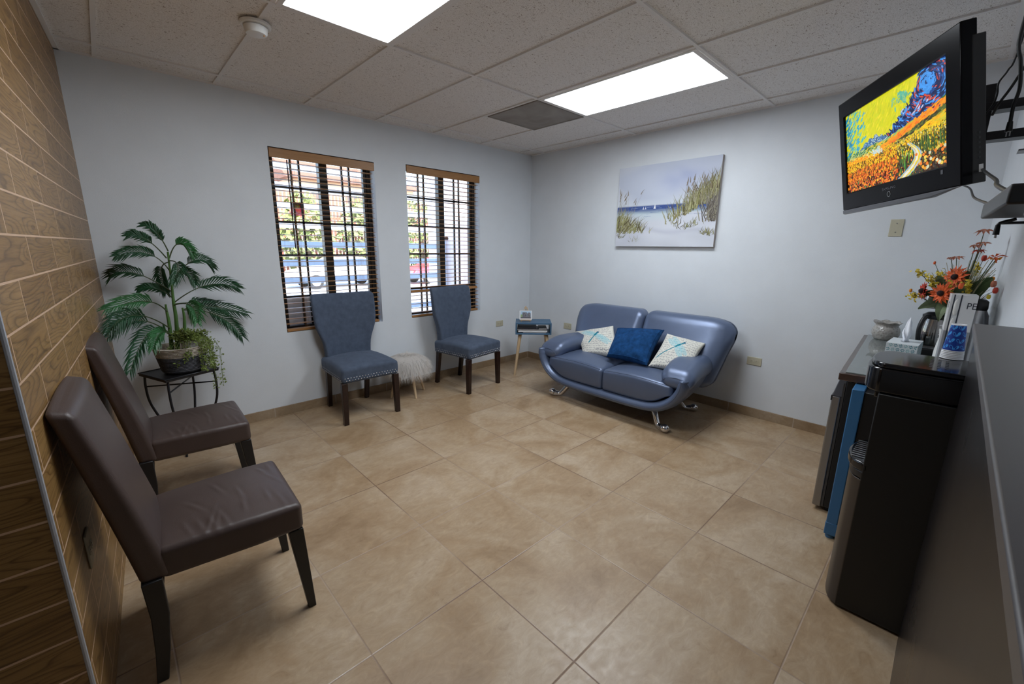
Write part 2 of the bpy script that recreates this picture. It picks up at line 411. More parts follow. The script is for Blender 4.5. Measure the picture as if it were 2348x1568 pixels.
def text(name, s, size, mat, parent, M, depth=.0004, label=None, sx=1.0):
    cu = bpy.data.curves.new(name, 'FONT'); cu.body = s; cu.size = size; cu.align_x = 'CENTER'; cu.align_y = 'CENTER'; cu.extrude = depth
    tmp = bpy.data.objects.new('tmp', cu); C.objects.link(tmp); bpy.context.view_layer.update()
    me = bpy.data.meshes.new_from_object(tmp.evaluated_get(bpy.context.evaluated_depsgraph_get())); C.objects.unlink(tmp); bpy.data.objects.remove(tmp)
    me.name = name; me.transform(M @ Matrix.Diagonal((sx, 1, 1, 1))); me.materials.clear(); me.materials.append(MATS[mat])
    o = bpy.data.objects.new(name, me); C.objects.link(o); o.parent = parent
    if label: o['label'] = label
    return o
def bez(a, m, b, n):           # curve through a, m, b
    a, m, b = Vector(a), Vector(m), Vector(b); c = 2*m-.5*(a+b)
    return [(1-t)**2*a+2*t*(1-t)*c+t*t*b for t in [i/n for i in range(n+1)]]
def spline(pts, n=8):
    P = [Vector(p) for p in pts]; out = []
    for i in range(len(P)-1):
        p0, p1, p2, p3 = P[max(i-1, 0)], P[i], P[i+1], P[min(i+2, len(P)-1)]
        for k in range(n):
            t = k/n; out.append(.5*((2*p1)+(p2-p0)*t+(2*p0-5*p1+4*p2-p3)*t*t+(3*p1-p0-3*p2+p3)*t**3))
    return out+[P[-1]]

# ------------------------------------------------------------------ room shell
H = 2.56
KW = .0631          # the tiled wall is a little out of square
KC = .05            # and so is the counter wall
def wl(y): return -4.05+KW*y
def wc(x): return -3.965+KC*x
struct(bxz('floor', (-6.3, -4.6, -.12), (.0, .0, 0), 'floor_tile'), 'beige stone look tile floor of the waiting room')
# ceiling tiles and tee grid
DX, DY, T2 = .2207, .2172, .6096
ce = MB().box((-6.3, -4.6, H+.01), (.25, .25, H+.15)); struct(ce.build('ceiling', 'ceiling_tile'), 'suspended ceiling of fissured tiles')
g = MB()
ys = [-DY-2*T2*j for j in range(-0, 4)]
xs = [-DX-T2*i for i in range(0, 10)]
for y in ys: g.box((-6.3, y-.010, H), (0, y+.010, H+.012))
for x in xs: g.box((x-.010, -4.6, H+.0005), (x+.010, 0, H+.012))
g.box((-1.44+.0, -DY-T2-.012, H+.0005), (-DX-T2, -DY-T2+.012, H+.012))
g.box((-4.3, -.022, H-.001), (0, 0, H+.012)); g.box((-.022, -4.1, H-.001), (0, 0, H+.012))
struct(g.build('trim_1', 'tee_white'), 'white metal grid holding the ceiling tiles')
g = MB(); g.prism([(wl(-2.39), -2.39, H-.001), (wl(-2.39)+.022, -2.39, H-.001), (wl(0)+.022, 0, H-.001), (wl(0), 0, H-.001)], [(wl(-2.39), -2.39, H+.012), (wl(-2.39)+.022, -2.39, H+.012), (wl(0)+.022, 0, H+.012), (wl(0), 0, H+.012)])
struct(g.build('trim_2', 'tee_white'), 'ceiling edge angle above the wood tile wall')
# window wall with two openings, 0.22 thick
W1 = (-2.965, -2.088, .722, 2.205); W2 = (-1.760, -.838, .722, 2.232)
w = MB(); YB = .19
w.box((-4.4, 0, -.1), (W1[0], YB, H+.15)); w.box((W1[1], 0, -.1), (W2[0], YB, H+.15)); w.box((W2[1], 0, -.1), (.2, YB, H+.15))
for q in (W1, W2): w.box((q[0], 0, -.1), (q[1], YB, q[2])); w.box((q[0], 0, q[3]), (q[1], YB, H+.15))
struct(w.build('wall_back', 'wall_paint'), 'white window wall')
struct(bxz('wall_right', (0, -4.3, -.1), (.2, 0, H+.15), 'wall_paint'), 'white wall behind the blue loveseat')
w = MB(); w.prism([(-6.3, wc(-6.3)-.2, -.1), (0, wc(0)-.2, -.1), (0, wc(0), -.1), (-6.3, wc(-6.3), -.1)], [(-6.3, wc(-6.3)-.2, H+.15), (0, wc(0)-.2, H+.15), (0, wc(0), H+.15), (-6.3, wc(-6.3), H+.15)])
struct(w.build('wall_front', 'wall_paint'), 'white wall behind the counter')
# wood look tile wall and its return
ZR = .059; yT = -2.392
w = MB()
def quad(w, p, q, z0, z1, u0, u1): w.add([(p[0], p[1], z0), (q[0], q[1], z0), (q[0], q[1], z1), (p[0], p[1], z1)], [(0, 1, 2, 3)], 0, None, [[(u0, z0-ZR), (u1, z0-ZR), (u1, z1-ZR), (u0, z1-ZR)]])
xt = wl(yT)
quad(w, (xt, yT), (wl(.05), .05), -.05, H+.02, yT+2.131+.43*8+.215, .05+2.131+.43*8+.215)
quad(w, (-6.3, yT), (xt, yT), -.05, H+.02, .02, 2.125)
w.add([(-6.3, yT, -.05), (xt, yT, -.05), (wl(.05), .05, -.05), (-6.3, .05, -.05), (-6.3, yT, H+.02), (xt, yT, H+.02), (wl(.05), .05, H+.02), (-6.3, .05, H+.02)], [(3, 2, 1, 0), (4, 5, 6, 7), (2, 3, 7, 6), (3, 0, 4, 7)], 0, None, [[(0, 0)]*4]*4)
struct(w.build('wall_left', 'wood_look_tile'), 'wall clad in wood look tiles')
struct(bxz('wall_hall', (-6.5, -4.6, -.1), (-6.3, yT+.2, H+.15), 'wall_paint'), 'white end wall of the hall')
e = MB(); e.tube([(xt-.001, yT+.001, 0), (xt-.001, yT+.001, H)], .0055, 8); struct(e.build('trim_3', plain('edge_metal', (.42, .44, .48), .45, metal=.3), smooth=40), 'grey metal edge strip on the corner of the wood tiles')
# skirting tiles
def skirt(name, p, q, n, label, h=.08):
    p = Vector(p); q = Vector(q); d = (q-p); Ln = d.length; n = Vector(n)*.012
    b = MB(); vs = [p, q, q+n, p+n]; vs = [(a.x, a.y, 0) for a in vs]+[(a.x, a.y, h) for a in vs]
    uv = [[(0, 0), (Ln, 0), (Ln, 0), (0, 0)]]*2+[[(0, 0), (Ln, 0), (Ln, h), (0, h)]]+[[(0.1, 0)]*4]+[[(Ln, 0), (0, 0), (0, h), (Ln, h)]]+[[(0.1, 0)]*4]
    b.add(vs, [(3, 2, 1, 0), (4, 5, 6, 7), (0, 1, 5, 4), (1, 2, 6, 5), (2, 3, 7, 6), (3, 0, 4, 7)], 0, None, uv)
    struct(b.build(name, 'skirting_tile'), label)
skirt('baseboard_back', (-4.06+.41, 0), (0, 0), (0, -1), 'brown tile skirting under the windows'); skirt('baseboard_back_2', (-4.05, 0), (-3.65, 0), (0, -1), 'brown tile skirting behind the plant stand')
skirt('baseboard_right', (0, -.012), (0, -3.96), (-1, 0), 'brown tile skirting behind the loveseat')

# ------------------------------------------------------------------ windows
def window(n, q, yf, label):
    x0, x1, z0, z1 = q; f = MB(); t = .035; ya, yb = yf-.03, yf+.03
    f.box((x0, ya, z0), (x0+t, yb, z1)); f.box((x1-t, ya, z0), (x1, yb, z1)); f.box((x0, ya, z0), (x1, yb, z0+t)); f.box((x0, ya, z1-t), (x1, yb, z1))
    root = struct(f.build('window_%d' % n, 'bronze_frame'), label)
    xm = (x0+x1)/2+.005
    MB().box((xm-.034, ya-.004, z0+t), (xm+.034, yb, z1-t)).build('mullion', 'bronze_frame', root)
    MB().box((x1-t-.03, ya+.012, z0+t), (x1-t, yb-.01, z1-t)).box((x0+t, ya+.012, z0+t), (x0+t+.02, yb-.01, z1-t)).build('sash', 'bronze_frame', root)
    g = MB(); zs = [z0+(z1-z0)*k for k in (.195, .435, .622, .81)]
    for z in zs: g.box((x0+t, yf-.012, z-.009), (x1-t, yf+.004, z+.009))
    for c in ((x0+xm)/2, (x1+xm)/2-.01):
        for d in (-.033, .033): g.box((c+d-.008, yf-.012, z0+t), (c+d+.008, yf+.004, z1-t))
    g.build('muntin', 'bronze_frame', root)
    MB().box((x0+t, yf+.008, z0+t), (x1-t, yf+.012, z1-t)).build('pane', 'window_glass', root)
    return root
WY = .125
window(1, W1, WY, 'larger bronze framed window beside the palm'); window(2, W2, WY, 'smaller bronze framed window near the side table')

def blind(q, label, rail=False):
    x0, x1, z0, z1 = q; x0 += .004; x1 -= .004
    t = thing('venetian_blind', label, 'window blind', ((x0+x1)/2, .03, z0), 0, 'wooden blinds on the back wall windows')
    cx = (x0+x1)/2
    def P(b, *a, **k): b.move(Matrix.Translation((-cx, -.03, -z0))); return b.build(*a, **k)
    P(MB().box((x0, -.008, z1-.078), (x1, .006, z1-.008)).box((x0, .006, z1-.055), (x1, .058, z1-.012)), 'valance', 'blind_wood', t, bevel=.003)
    s = MB(); z = z1-.10; n = 0
    while z > z0+.05:
        xe = x1-.014
        s.add([(x0+.002, .004, z-.001), (xe, .004, z-.001), (xe, .03, z+.0015), (x0+.002, .03, z+.0015), (xe, .054, z-.001), (x0+.002, .054, z-.001)], [(0, 1, 2, 3), (3, 2, 4, 5)])
        s.add([(x0+.002, .004, z-.004), (xe, .004, z-.004), (xe, .03, z-.0015), (x0+.002, .03, z-.0015), (xe, .054, z-.004), (x0+.002, .054, z-.004)], [(3, 2, 1, 0), (5, 4, 2, 3)])
        s.box((x0+.002, .0035, z-.004), (xe, .0042, z-.001)); z -= .0437
    P(s, 'slats', 'blind_wood', t)
    P(MB().box((x0+.002, .002, z0+.004), (x1-.03, .056, z0+.026)), 'bottom_rail', 'blind_wood', t, bevel=.003)
    c = MB()
    for k in (.19, .81):
        xx = x0+(x1-x0)*k
        for dx in (-.012, 0, .012):
            c.tube([(xx+dx, .003, z1-.08), (xx+dx, .003, z0+.02)], .0007, 5); c.tube([(xx+dx, .055, z1-.08), (xx+dx, .055, z0+.02)], .0007, 5)
    P(c, 'ladder_cord', 'blind_wood', t)
    if not rail: P(MB().tube([(x0+.125, -.006, z1-.085), (x0+.128, -.006, z1-.78)], .0045, 8), 'tilt_wand', 'espresso_wood', t, smooth=40)
    else: P(MB().box((x0+.002, .0, .985), (x1-.045, .05, 1.01)), 'loose_slat_stack', 'blind_wood', t)
    return t
blind(W1, 'brown wooden blind on the wider left window, with a dark tilt wand')
blind(W2, 'brown wooden blind with stacked slats low down on the narrower right window', True)

# video sign, seen from behind, on window 1
t = thing('video_sign', 'small red and black video surveillance sign seen from behind through the left window', 'sign', (-2.735, WY+.04, 1.755))
b = MB()
b.add([(-.055, 0, -.05), (.055, 0, -.05), (.055, 0, .015), (-.055, 0, .015)], [(0, 1, 2, 3)], 0, (.75, .06, .09)); b.add([(-.055, 0, .015), (.055, 0, .015), (.055, 0, .06), (-.055, 0, .06)], [(0, 1, 2, 3)], 0, (.03, .015, .015))
b.add([(-.055, .003, -.05), (.055, .003, -.05), (.055, .003, .06), (-.055, .003, .06)], [(3, 2, 1, 0)], 0, (.7, .65, .65))
b.add([(.01, -.0006, .022), (.045, -.0006, .02), (.05, -.0006, .036), (.012, -.0006, .04)], [(0, 1, 2, 3)], 0, (.75, .06, .05)); b.add([(-.045, -.0006, .028), (.0, -.0006, .028), (0, -.0006, .034), (-.045, -.0006, .034)], [(0, 1, 2, 3)], 0, (.55, .1, .08))
b.build('sign_plate', 'sticker_print', t)
text('lettering', 'VIDEO', .034, 'paper_white', t, Matrix.Translation((0, -.001, -.031)) @ Matrix.Rotation(R(90), 4, 'X') @ Matrix.Diagonal((-1, 1, 1, 1)), .0003)
# round catch on window 2
t = thing('round_sticker', 'small round tan sticker with a black band on the right window glass', 'sticker', (-1.215, WY-.002, 1.545))
b = MB()
def disc(b, r, zlo, zhi, col, y=0):
    pts = []
    for k in range(40):
        a = 2*math.pi*k/40; z = max(zlo, min(zhi, r*math.sin(a))); xx = math.copysign(math.sqrt(max(0, r*r-z*z)), math.cos(a)); pts.append((xx, y, z))
    b.add(pts, [tuple(range(40))], 0, col)
disc(b, .026, -.026, .026, (.62, .50, .50)); disc(b, .024, -.002, .024, (.30, .20, .13), -.0006); disc(b, .0245, -.013, -.002, (.02, .015, .015), -.0008)
b.build('sticker_face', 'sticker_print', t)

# ------------------------------------------------------------------ outdoors
struct(bxz('ground', (-40, .22, -.55), (60, 60, -.45), 'asphalt'), 'bright street outside')
struct(bxz('path', (-8, .22, -.45), (3, 1.9, -.05), 'walkway'), 'walkway between the building and the blue fence')
fz = [2.26, 2.068, 1.868, 1.668, 1.462, 1.263, 1.068, .868, .672]
t = thing('slat_fence', 'blue fence of wide spaced horizontal boards outside both windows', 'fence', (-2.6, 1.2, -.05))
for k, z in enumerate(fz): bxz('board', (-3.4, -.012, z+.05-.033), (2.07, .012, z+.05+.033), 'fence_blue', t)
for xx in (-3.2, 2.09): bxz('post', (xx-.04, .012, 0), (xx+.04, .09, 2.5), 'fence_blue', t)
struct(bxz('column_outside', (-.44, 1.0, -.45), (.55, 1.7, 3.2), 'stucco_pink'), 'pale stucco pillar outside the right window')
t = thing('planter_wall', 'low tan masonry block standing outside the left window', 'wall block', (-2.8, .45, -.45))
MB().box((-.35, -.17, 0), (.55, .1, 1.43)).build('block', 'tan_wall', t, bevel=.01)
# picket fence, hedge trees, cars, house
t = thing('picket_fence', 'tall reddish wooden picket fence across the street', 'fence', (6, 22, -.45))
random.seed(3); p = MB()
for k in range(96):
    x = -9.5+k*.2; h = 4.75+random.uniform(-.06, .06)
    bxz('picket', (x, 0, 0), (x+.125, .03, h), 'picket_red', t)
bxz('rail', (-9.6, .03, 1.2), (9.7, .09, 1.32), 'picket_red', t); bxz('rail', (-9.6, .03, 3.4), (9.7, .09, 3.52), 'picket_red', t)
def tree(x, y, h, r, sd, label):
    random.seed(sd); t = thing('tree', label, 'tree', (x, y, -.45)); MB().tube([(0, 0, 0), (.05, 0, h*.7)], [.14, .07], 8).build('trunk', 'bark', t, smooth=60)
    b = MB()
    for k in range(700):
        a = random.uniform(0, 6.28); u = random.uniform(-1, 1); q = math.sqrt(1-u*u); rr = r*random.uniform(.65, 1.05)
        c = Vector((rr*q*math.cos(a), rr*q*math.sin(a)*.8, h*.55+rr*u*(h*.5/r))); s_ = random.uniform(.14, .3)
        d1 = Vector((random.uniform(-1, 1), random.uniform(-1, 1), random.uniform(-1, 1))).normalized(); d2 = d1.orthogonal().normalized()
        b.add([c-d1*s_, c+d2*s_*.6, c+d1*s_, c-d2*s_*.6], [(0, 1, 2, 3)])
    b.build('crown', 'hedge', t)
tree(1.3, 20.3, 3.5, 1.2, 5, 'bushy tree across the street, seen at the left half of the left window')
tree(4.0, 20.4, 4.3, 1.35, 6, 'broad bushy tree across the street, seen beside the mullion of the left window')
tree(7.2, 20.4, 4.4, 1.55, 7, 'bushy tree across the street in front of the tan house')
tree(10.6, 19.6, 4.6, 1.6, 8, 'bushy tree across the street above the red car')
tree(14.0, 19.5, 4.6, 1.55, 9, 'bushy tree across the street at the far right of the view')
def house():
    t = thing('house', 'tan house with a brown roof rising behind the picket fence', 'house', (8.5, 27, -.45))
    bxz('wall', (-3, 0, 0), (6, 4, 6.2), 'house_tan', t); MB().prism([(-3.4, -.4, 6.2), (6.4, -.4, 6.2), (6.4, 4.4, 6.2), (-3.4, 4.4, 6.2)], [(-3.4, 1.9, 7.6), (6.4, 1.9, 7.6), (6.4, 2.1, 7.6), (-3.4, 2.1, 7.6)]).build('roof', 'roof_brown', t)
    for x in (-1.8, .6, 3): bxz('window', (x, -.06, 4.2), (x+1.1, .02, 5.4), 'car_glass', t)
house()
def car(x, y, body, label):
    t = thing('car', label, 'car', (x, y, -.45))
    # side outline, nose towards -x
    out = [(-2.3, .35), (-2.32, .62), (-2.15, .78), (-1.3, .92), (-.55, 1.36), (.9, 1.40), (1.75, 1.02), (2.28, .95), (2.33, .45), (2.2, .33)]
    def yw(z): return .86 if z < .95 else .86-(z-.95)*.5
    b = MB(); b.prism([(px, -yw(pz), pz) for px, pz in out], [(px, yw(pz), pz) for px, pz in out]); b.build('body', body, t, bevel=.05, bseg=3)
    for sy in (-1, 1):
        MB().prism([(-1.05, sy*(.875-.0), .97), (1.5, sy*.875, 1.0), (.85, sy*.69, 1.32), (-.5, sy*.69, 1.29)], [(-1.05, sy*.86, .97), (1.5, sy*.86, 1.0), (.85, sy*.67, 1.32), (-.5, sy*.67, 1.29)]).build('side_window', 'car_glass', t)
        for wx in (-1.42, 1.38):
            o = MB().cyl((wx, sy*.70, .32), (wx, sy*.885, .32), .32, 24).build('wheel', 'tyre', t, smooth=40); MB().cyl((wx, sy*.886, .32), (wx, sy*.90, .32), .19, 20).build('hubcap', 'hubcap', o, smooth=40)
    MB().box((-2.34, -.7, .58), (-2.28, -.4, .7)).build('headlight', 'hubcap', t); MB().box((-2.34, .4, .58), (-2.28, .7, .7)).build('headlight', 'hubcap', t)
    return t
car(4.1, 16.6, 'car_white', 'white car parked in the street, seen through the left window')
car(9.55, 15.9, 'car_red', 'red car parked in the street, seen through the right window')
# ------------------------------------------------------------------ ceiling fixtures
def fixture(x0, x1, y0, y1, label):
    t = thing('ceiling_light', label, 'ceiling light', ((x0+x1)/2, (y0+y1)/2, H), 0, 'fluorescent ceiling panels')
    a, b = (x1-x0)/2-.012, (y1-y0)/2-.012; f = .026
    fr = MB()
    for s in (-1, 1):
        fr.box((s*a, -b, -.006), (s*(a-f), b, .004)); fr.box((-a+f, s*b, -.006), (a-f, s*(b-f), .004))
    fr.build('frame', 'tee_white', t, bevel=.002)
    m = MATS.get('diffuser')
    if not m:
        m, tt, bs = base('diffuser'); bs.inputs['Base Color'].default_value = (.8, .8, .8, 1); tc = N(tt, 'ShaderNodeTexCoord'); sp = N(tt, 'ShaderNodeSeparateXYZ'); L(tt, tc.outputs['Object'], sp.inputs[0])
        w = math_(tt, 'COSINE', math_(tt, 'MULTIPLY', sp.outputs[0], 2*math.pi/.14)); bs.inputs['Emission Color'].default_value = (.88, .94, 1, 1)
        L(tt, math_(tt, 'MULTIPLY_ADD', w, PANEL*.18, PANEL), bs.inputs['Emission Strength'])
    MB().add([(-a+f, -b+f, -.001), (-a+f, b-f, -.001), (a-f, b-f, -.001), (a-f, -b+f, -.001)], [(0, 1, 2, 3)]).build('diffuser', m, t)
gx = lambda i: -DX+i*T2
gy = lambda j: -DY-j*2*T2
fixture(gx(-2), gx(-1), gy(2), gy(1), 'lit fluorescent ceiling panel near the wall with the beach painting')
fixture(gx(-5), gx(-4), gy(2), gy(1), 'lit fluorescent ceiling panel cut by the top of the photo beside the smoke detector')
t = thing('return_air_grille', 'square dusty grey air return panel in the ceiling beside the long light', 'air vent', ((gx(-2)+gx(-1))/2, gy(1)+T2/2, H))
m, tt, bs = base('dusty_grille'); tc = N(tt, 'ShaderNodeTexCoord'); n = N(tt, 'ShaderNodeTexNoise', i_Scale=4.0, i_Detail=6.0, i_Distortion=.8); L(tt, tc.outputs['Object'], n.inputs['Vector'])
r_ = ramp(tt, n.outputs[0], ((.3, (.23, .205, .185)), (.7, (.34, .315, .29)))); L(tt, r_.outputs[0], bs.inputs['Base Color']); bs.inputs['Roughness'].default_value = .8
bxz('perforated_panel', (-.285, -.285, -.004), (.285, .285, .008), 'dusty_grille', t)
f = MB()
for s in (-1, 1): f.box((s*.293, -.293, -.007), (s*.272, .293, .006)); f.box((-.272, s*.293, -.007), (.272, s*.272, .006))
f.build('frame', 'dusty_grille', t, bevel=.002)
t = thing('smoke_detector', 'round white smoke detector on the ceiling above the plant corner', 'smoke detector', (-3.275, -1.17, H-.0005))
MB().lathe([(.0, -.014), (.066, -.014), (.071, -.010), (.072, 0), (0, 0)], 36).build('base', 'white_plastic', t, smooth=35)
MB().lathe([(.0, -.052), (.034, -.052), (.046, -.049), (.052, -.040), (.054, -.026), (.056, -.019), (.050, -.018), (.049, -.014), (0, -.014)], 36).build('cover', 'white_plastic', t, smooth=35)
MB().ball((.03, -.02, -.051), .004, 8).build('indicator_light', 'petal_amber', t)

# ------------------------------------------------------------------ outlets and switch plate
def outlet(loc, rz, label, blank=False, horiz=True):
    t = thing('switch_plate' if blank else 'wall_outlet', label, 'wall plate' if blank else 'power outlet', loc, rz, None if blank else 'ivory power outlets')
    w, h = (.058, .036) if horiz else (.036, .058)
    MB().box((-w, -.006, -h), (w, 0, h)).build('plate', 'ivory_plastic', t, bevel=.003)
    if blank:
        for s in (-1, 1): MB().cyl((0, -.0068, s*.03), (0, -.0055, s*.03), .004, 10).build('screw', 'steel', t, smooth=40)
    else:
        for s in (-1, 1):
            o = MB().tube([(s*.02, -.0055, 0), (s*.02, -.0085, 0)], [.0155, .015], 20).build('socket', 'ivory_plastic', t, smooth=40)
            MB().box((s*.02-.006, -.0089, .003), (s*.02+.002, -.0084, .0048)).box((s*.02-.006, -.0089, -.0048), (s*.02+.001, -.0084, -.003)).build('slots', 'slot_dark', o)
        MB().cyl((0, -.0066, 0), (0, -.0055, 0), .003, 8).build('screw', 'steel', t, smooth=40)
outlet((-.527, 0, .523), 0, 'ivory outlet under the right window, left of the little blue side table')
outlet((0, -.67, .522), R(-90), 'ivory outlet behind the left arm of the loveseat, right of the side table')
outlet((0, -2.765, .504), R(-90), 'ivory outlet on the wall to the right of the loveseat')
outlet((wl(-2.08), -2.08, .49), R(90)-math.atan(KW), 'ivory outlet low on the wood tile wall behind the nearest brown chair', horiz=False)
outlet((0, -3.525, 1.616), R(-90), 'blank ivory switch plate on the wall below the television', True, False)

# ------------------------------------------------------------------ beach painting
random.seed(11)
def beach_canvas():
    t = thing('beach_painting', 'canvas painting of a sandy beach path with sea and dune grass above the loveseat', 'painting', (-.002, -1.808, 1.48))
    w, h, d = 1.016, .775, .035
    MB().box((-d+.001, -w/2, 0), (0, w/2, h)).build('canvas_frame', 'canvas_edge', t)
    b = MB(); lay = [0]
    def P(u, v): return (-d-.0002-lay[0]*.000003, w/2-u*w, v*h)
    def poly(pts, col): lay[0] += 1; b.add([P(max(0, min(1, u)), max(0, min(1, v))) for u, v in pts], [tuple(reversed(range(len(pts))))], 0, col)
    n = 60                                                           # washed ground colours in fine cells
    import mathutils
    def noise(u, v, s, o=0): return mathutils.noise.noise((u*s+o, v*s, o*3.1))
    def bgc(u, v):
        sky = Vector((.50, .54, .645)); 
        if v > .50:
            c = sky+Vector((1, 1, 1))*(.05*noise(u, v, 3.0))
            k = max(0, min(1, (noise(u*1.0, v*1.6, 2.4, 5)+.05)*2.2)); c = c.lerp(Vector((.62, .645, .70)), k*.7)
            d2 = math.hypot((u-.72)*2.6, (v-.79)*5); c = c.lerp(Vector((.30, .345, .55)), max(0, 1-d2)*.8*(.7+.6*noise(u, v, 8, 2)))
            if v < .60: c = c.lerp(Vector((.62, .67, .73)), (.60-v)*7)
            return c
        hor = .50
        if v > .40:
            k = (v-.40)/.10; c = Vector((.50, .60, .64)).lerp(Vector((.045, .085, .27)), min(1, k*1.5+.15*noise(u*.5, v*3, 14, 1))); return c
        c = Vector((.60, .62, .68))+Vector((1, 1, 1))*(.07*noise(u, v*2, 4, 7))
        if v > .30: c = c.lerp(Vector((.52, .61, .66)), max(0, (v-.30)*9)*max(0, min(1, .9+noise(u, v, 5, 3))) if u < .62 else 0)
        k = max(0, 1-abs(v-(.27-.12*u+.03*math.sin(u*9)))*26); c = c.lerp(Vector((.46, .47, .55)), .55*k if u > .2 else .2*k)
        k = max(0, noise(u, v*2.4, 3.5, 9)); c = c.lerp(Vector((.52, .54, .64)), k*.7); return c
    for i in range(n):
        for j in range(n):
            q = [(i/n, j/n), ((i+1)/n, j/n), ((i+1)/n, (j+1)/n), (i/n, (j+1)/n)]
            b.add([P(*x) for x in q], [(3, 2, 1, 0)], 0, [tuple(bgc(u, v)) for u, v in reversed(q)])
    for k in range(34):                                              # wave lines
        u, v = random.random(), random.uniform(.36, .49); l = random.uniform(.02, .09); c = random.choice(((.34, .42, .58), (.07, .12, .33), (.22, .31, .5)))
        poly([(u, v), (u+l, v+.002), (u+l, v+.004), (u, v+.0035)], c)
    for u, s in ((.285, .7), (.31, .7), (.40, 1.2), (.565, .35)):    # little sails
        poly([(u, .465), (u+.02*s, .465), (u+.012*s, .465+.05*s)], (.75, .78, .82))
    def blade(u, v, l, a, wd, c):
        du, dv = l*math.sin(a), l*math.cos(a)*1.25; bend = random.uniform(-.2, .3)*l
        poly([(u-wd, v), (u+wd, v), (u+du*.6+wd*.7, v+dv*.55), (u+du+bend, v+dv), (u+du*.6-wd*.5, v+dv*.55)], c)
    G = ((.20, .21, .08), (.30, .29, .12), (.13, .12, .05), (.42, .41, .22), (.25, .22, .10), (.36, .34, .20), (.09, .07, .035))
    for k in range(230):
        u = abs(random.gauss(0, .13)); top = .30-.55*u
        blade(u, random.uniform(max(.16, top-.18), max(.18, top+.06)), random.uniform(.06, .17), random.gauss(.25, .35), random.uniform(.002, .006), random.choice(G))
    for k in range(420):
        u = 1-abs(random.gauss(0, .19)); top = .30+.30*max(0, u-.55)/.45
        if u < .53: continue
        blade(u, random.uniform(top-.05, top+.06), random.uniform(.06, .20)*(.5+u*.7), random.gauss(0, .25), random.uniform(.002, .006), random.choice(G))
    for k in range(120):
        u = 1-abs(random.gauss(0, .05)); blade(u, random.uniform(.28, .48), random.uniform(.08, .2), random.gauss(0, .25), random.uniform(.003, .006), random.choice(((.10, .085, .07), (.2, .18, .15), (.3, .28, .2))))
    for u0, v0, nn in ((.72, .22, 18), (.82, .26, 16), (.93, .15, 34), (.62, .27, 12), (.04, .12, 14), (.2, .08, 9)):
        for k in range(nn): blade(u0+random.gauss(0, .03), v0+random.gauss(0, .012), random.uniform(.03, .08), random.gauss(0, .8), random.uniform(.0015, .004), random.choice(G))
    for k in range(38):                                              # seed heads on tall stalks
        right = k > 12; u = random.uniform(.68, .99) if right else random.uniform(.01, .2); v = (.48+.22*(u-.6)) if right else .42; l = random.uniform(.10, .26); a = random.gauss(0, .08) if right else random.gauss(.2, .3)
        blade(u, v, l, a, .0012, (.33, .30, .22)); blade(u+l*math.sin(a)*.8, v+l*math.cos(a)*1.0, .06, a+.1, .004, (.22, .17, .11))
    b.build('painted_face', 'painted_canvas', t)
beach_canvas()

# ------------------------------------------------------------------ brown chairs
def brown_chair():
    t = thing('dining_chair', 'x', 'chair', (0, 0, 0), 0, 'brown upholstered side chairs')
    rnd = random.Random(4); creases = [(rnd.uniform(-.12, .2), rnd.uniform(-.2, .2), rnd.uniform(-.5, .5), rnd.uniform(.03, .07)) for _ in range(11)]
    creases += [(-.13+.035*k, -.17, .2, .05) for k in range(4)]
    def seat(x, y, z):
        s = (z+.056)/.112
        wd = .90+.10*min(1, (x+.23)/.3) if x < .07 else 1.0
        if s > .5:
            z += .026*(1-(x/.23)**2)*(1-(y/.24)**2)
            for cx, cy, a, l in creases:
                dx, dy = x-cx, y-cy; p = dx*math.cos(a)+dy*math.sin(a); q = -dx*math.sin(a)+dy*math.cos(a)
                z += .0020*math.exp(-(p/.006)**2-(q/l)**2)-.0010*math.exp(-((p-.012)/.008)**2-(q/l)**2)
        return (x*1.0+.0, y*wd, z)
    MB().rbox((.218, .232, .056), .022, (.020, 0, .424), m=64, k=4, fn=seat).build('seat', 'brown_leather', t, smooth=180)
    def back(x, y, z):                                               # z along the back, -.31 .. .31
        s = (z+.31)/.62; th = 1.15-.35*s; wd = .94+.06*s
        xx = x*th + (-.205-.11*s-.02*s*s) + .010*(1-(y/.22)**2)*(1 if x > 0 else 0)
        return (xx, y*wd, z+.685 + (.012*(1-(y/.23)**2) if s > .9 else 0) - x*.25*s)
    MB().rbox((.036, .228, .31), .02, (0, 0, 0), m=14, k=3, fn=back).build('backrest', 'brown_leather', t, smooth=180)
    for s in (-1, 1):
        y = s*.205
        def sq(x, z, hx, hy, yy): return [(x-hx, yy-hy, z), (x+hx, yy-hy, z), (x+hx, yy+hy, z), (x-hx, yy+hy, z)]
        MB().loft([sq(.238, 0, .014, .014, y+s*.006), sq(.208, .372, .026, .022, y)]).build('leg', 'black_wood', t, bevel=.003)
        MB().loft([sq(-.241, 0, .016, .015, y), sq(-.226, .12, .020, .017, y), sq(-.216, .25, .024, .018, y), sq(-.220, .385, .027, .019, y)]).build('leg', 'black_wood', t, bevel=.003, smooth=30)
    return t
c1 = brown_chair(); c1.location = (-3.818, -2.032, 0); c1.rotation_euler = (0, 0, R(-2.5)); c1['label'] = 'brown leather look dining chair nearest the camera, beside the grey corner strip'
dup(c1, (-3.776, -1.02, 0), R(-2), 'brown leather look dining chair farther back, beside the black plant stand')

